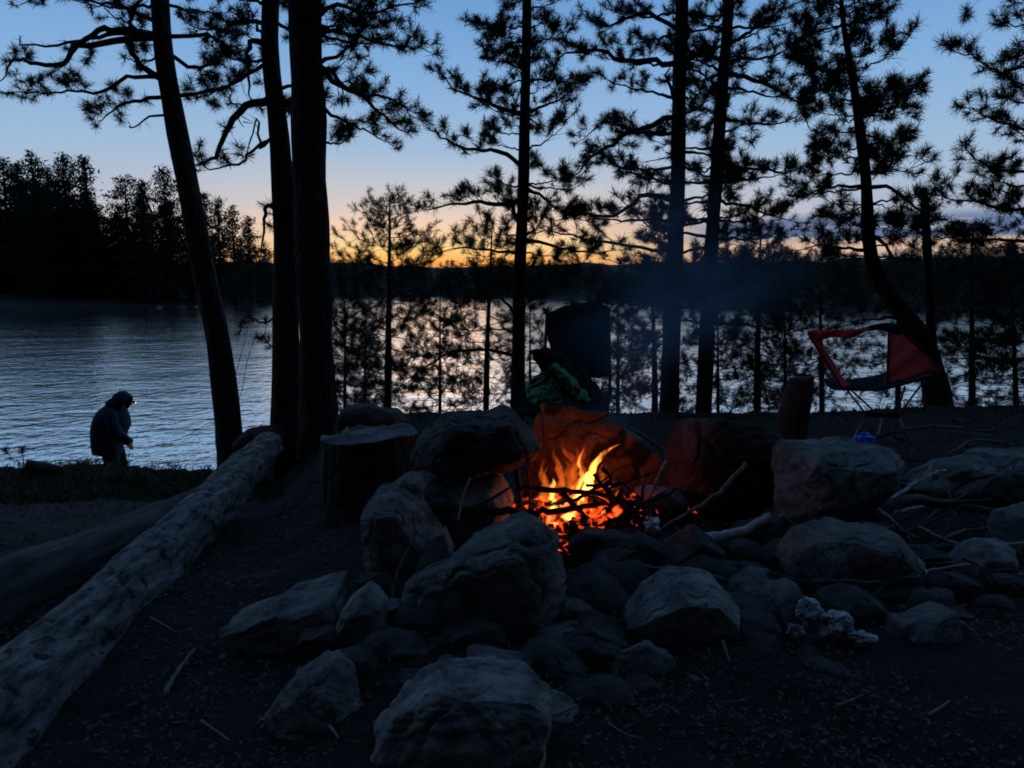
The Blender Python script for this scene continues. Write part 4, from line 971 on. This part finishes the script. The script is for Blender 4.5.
# ------------------------------------------------------------------ black camp chair with green jacket
def black_chair():
    d = 5.7; b = pt(575, 430, d); root = empty('camp_chair', V((b.x, d, ground(b.x, d))), 'black high backed camp chair behind the red slab', 'chair'); gz = root.location.z
    top = [(547, 314), (551, 308), (565, 305), (585, 303), (603, 303), (609, 308)]
    g = []
    for i in range(13):
        f = i/12; row = []
        for j in range(6):
            x = interp([(0, 547), (.5, 547), (1, 552)], f)+(610-547)*(j/5)*(1-.06*f); yt = top[j][1]; yb = 372+(-4, 2, 4, 5, 6, 4)[j]+[-14, -4, 0, 0, 0, 0][j]
            p = pt(x, yt+(yb-yt)*f, d+.28-.22*f+.05*math.sin(j/5*math.pi)); row.append(p)
        g.append(row)
    mb = MB(); mb.sheet(g, .02); mb.build('backrest', M['blackcloth'], root)
    # side posts of the back
    for xs in ((547, 517), (609, 607)):
        mb = MB(); mb.tube([pt(xs[0], 312 if xs[0] < 560 else 308, d+.29), pt(xs[0]+(1 if xs[0] > 560 else -3), 370, d+.08), pt(xs[1]+3, 402, d-.02)], [.011]*3, 8); mb.build('back_post', M['blackcloth'], root)
    # seat
    g = [[pt(516+(608-516)*j/8+(6-i)*.8, 390+i*4.0+5*math.sin(j/8*math.pi), d+.12-.5*i/6) for j in range(9)] for i in range(7)]
    mb = MB(); mb.sheet(g, .03); mb.build('seat', M['blackcloth'], root)
    # arm rests / side panels
    for sgn, pp in ((-1, [(532, 352), (524, 372), (514, 398)]), (1, [(600, 374), (612, 378), (610, 398)])):
        g = []
        for i in range(5):
            f = i/4; row = []
            for j in range(4):
                q = pt(interp([(0, pp[0][0]), (.5, pp[1][0]), (1, pp[2][0])], f), interp([(0, pp[0][1]), (.5, pp[1][1]), (1, pp[2][1])], f), d+.15-.42*j/3); row.append(q)
            g.append(row)
        mb = MB(); mb.sheet(g, .015); mb.build('side_panel', M['blackcloth'], root)
    for xs, dd in ((519, -.28), (607, -.28), (524, .2), (600, .2)):
        p = pt(xs, 398, d+dd); mb = MB(); mb.tube([p, V((p.x+(.03 if xs > 560 else -.03), p.y, gz-.02))], [.012, .012], 8); mb.build('leg', M['blackcloth'], root)
    # jacket piled on the seat
    def lump(name, pts_, rr, m, par, seed, d2):
        P = [pt(x, y, d2) for x, y in pts_]; C = catmull(P, 26); k = len(P)-1; mb = MB(); mb.tube(C, [S(interp([(i/k, r) for i, r in enumerate(rr)], j/26), d2) for j in range(27)], 26)
        for i in range(len(mb.v)):
            c = C[min(i//26, 26)]; v = mb.v[i]; mb.v[i] = v+(v-c)*(.55*noise.noise(v*17+V((seed, 0, 0)))+.5*abs(noise.noise(v*30+V((0, seed, 0))))-.12)
        return mb.build(name, m, par)
    jr = empty('jacket', pt(560, 405, d-.2), 'bundled green jacket with a dark hood lying in the black camp chair', 'jacket')
    def drape(name, Le, Re, d0, d1, m, seed, amp=.05):
        nr, nc = 44, 26; Lc = catmull([pt(x, y, 1) for x, y in Le], nr); g = []
        Lx = [(i/(len(Le)-1), p) for i, p in enumerate(Le)]; Rx = [(i/(len(Re)-1), p) for i, p in enumerate(Re)]
        for i in range(nr+1):
            f = i/nr; row = []
            lx = interp([(a, p[0]) for a, p in Lx], f); ly = interp([(a, p[1]) for a, p in Lx], f); rx = interp([(a, p[0]) for a, p in Rx], f); ry = interp([(a, p[1]) for a, p in Rx], f)
            for j_ in range(nc+1):
                h = j_/nc; u = V((f*5+h*3.2+seed, h*2.4-f*1.2, seed)); fold = (.5-abs(noise.noise(u)))*1.3+(.4-abs(noise.noise(u*2.7)))*.6
                dd = d0+(d1-d0)*f-amp*fold*1.6-.10*math.sin(h*math.pi); row.append(pt(lx+(rx-lx)*h+2*noise.noise(u*2), ly+(ry-ly)*h+2.5*noise.noise(u*1.7+V((9, 0, 0))), dd))
            g.append(row)
        mb = MB(); mb.sheet(g, .018); return mb.build(name, m, jr)
    drape('lining', [(530, 351), (538, 366), (550, 380), (566, 396), (578, 404)], [(549, 347), (568, 357), (584, 370), (596, 384), (606, 402)], d-.02, d-.26, M['blackcloth'], 3)
    drape('body', [(549, 371), (533, 377), (526, 386), (526, 396), (532, 404)], [(556, 372), (559, 377), (562, 385), (566, 396), (570, 404)], d-.14, d-.34, M['green'], 7)
    drape('sleeve', [(546, 365), (550, 371), (558, 380), (566, 390), (576, 402)], [(557, 363), (568, 371), (577, 380), (586, 391), (592, 402)], d-.18, d-.36, M['green'], 12, .04)
black_chair()

def red_chair():
    d = 5.5; b = pt(880, 436, d); root = empty('folding_chair', V((b.x, d, ground(b.x, d))), 'low red sling camp chair with an open side, lake behind it', 'chair'); gz = root.location.z
    def strip(A, B, dA, dB, name, m, th=.008, nj=3):
        n = 14; P = catmull([pt(x, y, dd) for (x, y), dd in zip(A, dA)], n); Q = catmull([pt(x, y, dd) for (x, y), dd in zip(B, dB)], n)
        g = [[P[i].lerp(Q[i], j/nj)+V((0, .012*math.sin(i*1.1+j), 0)) for j in range(nj+1)] for i in range(n+1)]
        mb = MB(); mb.sheet(g, th); return mb.build(name, M[m], root)
    strip([(808, 331), (834, 330), (852, 330), (868, 327)], [(812, 343), (834, 337), (852, 338), (869, 329)], [5.7, 5.66, 5.6, 5.55], [5.7, 5.64, 5.58, 5.54], 'top_band', 'red')
    strip([(866, 327), (884, 323), (897, 325), (907, 333)], [(868, 331), (880, 330), (890, 333), (905, 336)], [5.55, 5.5, 5.45, 5.4], [5.55, 5.5, 5.45, 5.4], 'corner_pocket', 'blackcloth')
    strip([(810, 336), (820, 356), (832, 374), (843, 389)], [(819, 336), (827, 352), (838, 370), (849, 386)], [5.7, 5.62, 5.5, 5.35], [5.7, 5.62, 5.5, 5.35], 'back_band', 'red')
    strip([(890, 332), (889, 350), (887, 368), (885, 384)], [(905, 335), (917, 348), (930, 360), (942, 371)], [5.5, 5.42, 5.35, 5.3], [5.38, 5.3, 5.22, 5.15], 'side_panel', 'red', nj=6)
    # seat sling, sagging, running back in depth
    g = []
    for i in range(13):
        f = i/12; row = []
        x = 844+(940-844)*f; y = interp([(0, 388), (.3, 389), (.6, 385), (1, 372)], f)
        for j in range(6): row.append(pt(x, y, 5.15+.1*(1-f))+V((0, .38*j/5, -.045*math.sin(j/5*math.pi)+.02*j/5)))
        g.append(row)
    mb = MB(); mb.sheet(g, .012); mb.build('seat', M['blackcloth'], root)
    # dark edge tubes
    for A, dd in (([(808, 333), (843, 389)], [5.7, 5.33]), ([(849, 389), (878, 390), (912, 382), (941, 373)], [5.2, 5.15, 5.12, 5.1]), ([(889, 332), (887, 384)], [5.48, 5.28]), ([(897, 325), (918, 345), (942, 371)], [5.44, 5.3, 5.12])):
        mb = MB(); mb.tube(catmull([pt(x, y, q) for (x, y), q in zip(A, dd)], 10), [.008]*11, 8); mb.build('frame_tube', M['blackcloth'], root)
    hub = pt(881, 415, 5.35)
    mb = MB(); mb.tube([pt(864, 414, 5.38), hub, pt(899, 416, 5.32)], [.018, .016, .018], 10); mb.build('hub', M['blackcloth'], root)
    for a, c in (((848, 391), (865, 413)), ((852, 391), (874, 411)), ((905, 386), (897, 414)), ((925, 380), (899, 414))):
        mb = MB(); mb.tube([pt(*a, 5.3), pt(*c, 5.36)], [.007]*2, 7); mb.build('upper_pole', M['metal'], root)
    for a, c, q in (((865, 415), (851, 438), 5.3), ((882, 417), (874, 437), 5.15), ((899, 417), (912, 434), 5.3), ((886, 417), (898, 432), 5.6)):
        p = pt(*c, q); p.z = ground(p.x, p.y)+.0; mb = MB(); mb.tube([pt(*a, 5.36), p], [.007]*2, 7); mb.build('leg', M['metal'], root)
red_chair()

# ------------------------------------------------------------------ person
def skin(name, verts, edges, radii, mat_, parent, sub=2, root_i=0):
    off = world_loc(parent); me = bpy.data.meshes.new(name); me.from_pydata([tuple(V(v)-off) for v in verts], edges, [])
    o = bpy.data.objects.new(name, me); col.objects.link(o); o.parent = parent
    m = o.modifiers.new('s', 'SKIN'); m.use_smooth_shade = True
    for i, r in enumerate(radii):
        sv = me.skin_vertices[0].data[i]; sv.radius = r if isinstance(r, tuple) else (r, r); sv.use_root = (i == root_i)
    s = o.modifiers.new('u', 'SUBSURF'); s.levels = sub; s.render_levels = sub
    dg = bpy.context.evaluated_depsgraph_get(); dg.update(); nm = bpy.data.meshes.new_from_object(o.evaluated_get(dg)); o.modifiers.clear(); o.data = nm
    nm.materials.clear(); nm.materials.append(mat_); nm.polygons.foreach_set('use_smooth', [True]*len(nm.polygons)); return o

def person():
    d = 11.4; feet = pt(106, 480, d); gz = ground(feet.x, d); root = empty('person', V((feet.x, d, gz)), 'person in a dark blue hooded jacket standing bowed at the water with a lit headlamp', 'person')
    q = lambda x, y, o=0: pt(x, y, d+o)
    g = lambda x, o, z: V(((x-512)/F*d, d+o, gz+z))
    # one continuous body (skin): legs, torso, neck, head, arms, palms
    Vt = [q(107, 447), q(107, 436), q(106, 422), q(110, 412), q(118, 405), q(123, 402),           # 0-5 pelvis..head
          q(106, 449, -.11), g(109, -.12, .46), g(106, -.13, .07), g(113, -.14, .03),               # 6-9 near leg
          q(106, 449, .11), g(108, .12, .46), g(104, .13, .07), g(111, .15, .03),                   # 10-13 far leg
          q(110, 413, -.16), q(118, 434, -.24), q(127, 441, -.17), q(130, 444.5, -.15),               # 14-17 near arm
          q(110, 413, .16), q(118, 434, .24), q(126, 440, .12), q(129, 443, .08)]                   # 18-21 far arm
    E_ = [(0, 1), (1, 2), (2, 3), (3, 4), (4, 5), (0, 6), (6, 7), (7, 8), (8, 9), (0, 10), (10, 11), (11, 12), (12, 13), (3, 14), (14, 15), (15, 16), (16, 17), (3, 18), (18, 19), (19, 20), (20, 21)]
    Rr = [.13, .12, .13, .10, .06, .085, .09, .06, .045, .035, .09, .06, .045, .035, .06, .05, .033, .03, .06, .05, .033, .03]
    body = skin('body', Vt, E_, Rr, M['skin'], root)
    # five curled fingers per hand
    for (ex, ey, o, s_) in ((130, 445, -.15, -1), (129, 442, .08, 1)):
        h = q(ex, ey, o)
        for k in range(4):
            a = h+V((.012, (k-1.5)*.018, -.01)); l = (.75, .95, 1, .85)[k]
            skin('finger', [a, a+V((.028*l, 0, -.028*l)), a+V((.022*l, 0, -.055*l)), a+V((.0, 0, -.062*l))], [(0, 1), (1, 2), (2, 3)], [.010, .009, .008, .007], M['skin'], body, 1)
        t = h+V((-.005, -.03, -.0)); skin('thumb', [t, t+V((.02, -.018, -.02)), t+V((.03, -.006, -.042))], [(0, 1), (1, 2)], [.012, .010, .008], M['skin'], body, 1)
    # face: nose, mouth side
    nose = q(132.5, 404.5); skin('nose', [nose+V((-.03, 0, .01)), nose+V((0, 0, -.012))], [(0, 1)], [.018, .012], M['skin'], body, 1)
    # jacket
    Vj = [q(107, 451), q(106, 440), q(105, 426), q(109, 414), q(114, 407), q(111, 413, -.20), q(119, 427, -.25), q(128, 439.5, -.175), q(111, 413, .20), q(119, 429, .25), q(125, 437, .14)]
    Ej = [(0, 1), (1, 2), (2, 3), (3, 4), (3, 5), (5, 6), (6, 7), (3, 8), (8, 9), (9, 10)]
    rows = [(402.5, 112, 122, .08), (406, 104, 124, .13), (411, 98, 127, .19), (417, 94.5, 129, .23), (425, 92.3, 129.3, .245), (433, 91.6, 126, .24), (441, 92, 123, .23), (449, 92.6, 122, .22), (453, 94, 121.5, .215)]
    vs, fs, nn = [], [], 28
    for i, (y, xl, xr, w) in enumerate(rows):
        a, b = q(xl, y), q(xr, y); c = (a+b)/2; hx = (b.x-a.x)/2
        for k in range(nn):
            t = 2*math.pi*k/nn; f = 1+.05*noise.noise(V((math.cos(t)*2, math.sin(t)*2, i*.6)))
            vs.append(V((c.x+math.cos(t)*hx*f, c.y+math.sin(t)*w*f, c.z)))
    for i in range(len(rows)-1):
        for k in range(nn): fs.append((i*nn+k, i*nn+(k+1) % nn, (i+1)*nn+(k+1) % nn, (i+1)*nn+k))
    fs.append(tuple(range(nn))); jk = build('jacket', vs, fs, M['jacket'], root)
    for sg in (-1, 1):
        A = catmull([q(110, 412.5, sg*.17), q(113, 424, sg*.25), q(118, 434, sg*.25), q(124, 438.5, sg*.21), q(129.2, 442, sg*.16 if sg < 0 else .1)], 16)
        mb = MB(); mb.tube(A, [.10+(-.035)*i/16 for i in range(17)], 14, jit=.22, seed=sg); mb.build('sleeve', M['jacket'], jk)
    # hood: shell open towards the face
    hc = q(122.5, 401.5); vs = []; fs = []; nu, nv_ = 18, 14; fwd = V((.88, 0, -.47)).normalized(); up = V((.47, 0, .88)).normalized(); sd = V((0, 1, 0))
    for sh in (1.0, .9):
        for i in range(nv_+1):
            th = math.pi*(1-.68*i/nv_)      # from back pole toward the opening
            for j in range(nu):
                a = 2*math.pi*j/nu; rx = .165 if math.cos(th) < 0 else .15
                p = hc+(fwd*math.cos(th)*rx+(sd*math.cos(a)*.145+up*math.sin(a)*.17)*math.sin(th))*sh+V((0, 0, -.01)); p += V((1, 0, 1))*.008*noise.noise(p*9); vs.append(p)
    n1 = (nv_+1)*nu
    for o in (0, n1):
        for i in range(nv_):
            for j in range(nu): fs.append((o+i*nu+j, o+i*nu+(j+1) % nu, o+(i+1)*nu+(j+1) % nu, o+(i+1)*nu+j))
    for j in range(nu): fs.append((nv_*nu+j, nv_*nu+(j+1) % nu, n1+nv_*nu+(j+1) % nu, n1+nv_*nu+j))
    build('hood', vs, fs, M['jacket'], jk)
    skin('hood_neck', [q(109, 411), q(116, 405.5), q(121, 402.5)], [(0, 1), (1, 2)], [.15, .15, .13], M['jacket'], jk)
    # trousers
    Vp = [q(107, 447), g(107, -.11, .80), g(109, -.12, .46), g(106, -.13, .12), g(106, .11, .80), g(108, .12, .46), g(104, .13, .12)]
    skin('trousers', Vp, [(0, 1), (1, 2), (2, 3), (0, 4), (4, 5), (5, 6)], [.15, .13, .11, .10, .13, .11, .10], M['pants'], root)
    for o_, x0 in ((-.13, 106), (.13, 104)):
        a = g(x0-2, o_, .045); skin('shoe', [a, a+V((.12, 0, 0)), a+V((.24, 0, -.01))], [(0, 1), (1, 2)], [.05, .048, .038], M['blackcloth'], root, 1)
    # headlamp: top-level thing held by the head
    lp = q(134.6, 402); hl = empty('headlamp', lp, 'small lit headlamp on the forehead under the hood', 'headlamp')
    mb = MB(); mb.tube([lp-V((.03, 0, .0)), lp+V((.012, 0, -.008))], [.022, .020], 12); mb.build('housing', M['blackcloth'], hl)
    mb = MB(); mb.tube([lp+V((.0125, 0, -.008)), lp+V((.018, 0, -.011))], [.013, .011], 12); mb.build('lens', emis('headlamp_glow', (1, .8, .5), 1.6), hl)
    sl_ = bpy.data.lights.new('headlamp_light', 'SPOT'); sl_.energy = 1.5; sl_.spot_size = R(70); sl_.spot_blend = .8; sl_.color = (1, .85, .6); sl_.shadow_soft_size = .02
    so_ = bpy.data.objects.new('headlamp_light', sl_); col.objects.link(so_); so_.parent = hl; so_.location = (.04, 0, -.02); so_.rotation_euler = V((-.1, .15, 1)).to_track_quat('Z', 'Y').to_euler()
    # fishing line with a bit of weed
    hp = q(130, 448, -.15); ln = empty('fishing_line', q(128, 460, -.15), 'short line with a dark clump dangling from the hand', 'fishing line')
    mb = MB(); mb.tube([hp, q(129, 454, -.15), q(128, 460, -.15)], [.004]*3, 5); mb.build('line', M['blackcloth'], ln)
    mb = MB(); c = q(128, 462, -.15); rg = random.Random(2)
    for i in range(14):
        dv = V((rg.gauss(0, 1), rg.gauss(0, .5), rg.gauss(.1, .6))).normalized()*rg.uniform(.04, .09); mb.tube([c, c+dv*.6+V((0, 0, .01)), c+dv], [.006, .005, .002], 4)
    mb.build('clump', M['twig'], ln)
person()

# ------------------------------------------------------------------ litter and grass
def quads(name, vs, mat_, label, cat):
    k = len(vs)//4; me = bpy.data.meshes.new(name); me.vertices.add(4*k); me.vertices.foreach_set('co', np.array(vs).ravel()); me.loops.add(4*k); me.loops.foreach_set('vertex_index', np.arange(4*k))
    me.polygons.add(k); me.polygons.foreach_set('loop_start', np.arange(0, 4*k, 4)); me.polygons.foreach_set('loop_total', np.full(k, 4)); me.update()
    o = link(name, me, mat_, smooth=False); tag(o, label, cat, kind='stuff')
rg = random.Random(31); vs = []
for i in range(30000):
    d = 1.3+6.2*rg.random()**1.4; t = rg.uniform(-.72, .72); x = t*d
    if noise.noise(V((x*1.9, d*1.9, 8)))+.5*noise.noise(V((x*6, d*6, 2))) < rg.uniform(-.45, .35): continue
    z = ground(x, d)+.004; a = rg.uniform(0, 6.28); l = rg.uniform(.004, .010)*(.6+.3*d)*(1.6 if rg.random() < .06 else 1); w = l*rg.uniform(.3, .7)
    c = V((x, d, z+rg.uniform(0, .012))); u = V((math.cos(a), math.sin(a), rg.gauss(0, .35)))*l; v = V((-math.sin(a), math.cos(a), rg.gauss(0, .35)))*w
    vs += [tuple(c-u), tuple(c+v*.8), tuple(c+u+V((0, 0, l*.3))), tuple(c-v)]
quads('leaf_litter', vs, M['leaf'], 'scattered dead leaves and bark chips over the bare ground', 'leaf litter')
vs = []
for i in range(9000):
    d = 2.4+5.2*rg.random(); t = rg.uniform(-.72, .72); x = t*d; z = ground(x, d)+.006; a = rg.uniform(0, 6.28); l = rg.uniform(.03, .07)
    c = V((x, d, z+rg.uniform(0, .01))); u = V((math.cos(a), math.sin(a), rg.gauss(0, .1)))*l; v = V((-math.sin(a), math.cos(a), 0))*.0012
    vs += [tuple(c-u), tuple(c-v), tuple(c+u), tuple(c+v)]
quads('needle_litter', vs, M['leaf'], 'fallen brown pine needles over the ground', 'needle litter')
vs = []
for i in range(15000):
    left = rg.random() < .8
    if left: d = rg.uniform(6.2, 9.6); t = rg.uniform(-.75, -.30)
    else: d = rg.uniform(7.0, 8.3); t = rg.uniform(-.3, .75)
    x = t*d; z = ground(x, d)-.005; a = rg.uniform(0, 6.28); h = rg.uniform(.03, .09)*(1.6 if rg.random() < .05 else 1)
    c = V((x, d, z)); b = V((math.cos(a), math.sin(a), 0)); e = V((rg.gauss(0, .4), rg.gauss(0, .4), 0))*h
    vs += [tuple(c-b*.0025), tuple(c+b*.0025), tuple(c+e*.4+V((0, 0, h*.6))+b*.0018), tuple(c+e+V((0, 0, h)))]
quads('bank_grass', vs, M['grass'], 'short grass along the crest of the bank', 'grass')

# ------------------------------------------------------------------ render
sc.view_settings.view_transform = 'Standard'; sc.view_settings.look = 'None'; sc.view_settings.exposure = 0; sc.view_settings.gamma = 1
sc.render.engine = 'CYCLES'; sc.cycles.use_denoising = True; sc.cycles.filter_width = 1.8
try: sc.cycles.denoiser = 'OPENIMAGEDENOISE'
except Exception: pass
sc.cycles.max_bounces = 5; sc.cycles.diffuse_bounces = 2; sc.cycles.glossy_bounces = 3; sc.cycles.transparent_max_bounces = 8; sc.cycles.volume_bounces = 0
sc.cycles.volume_step_rate = 2; sc.cycles.sample_clamp_indirect = 4
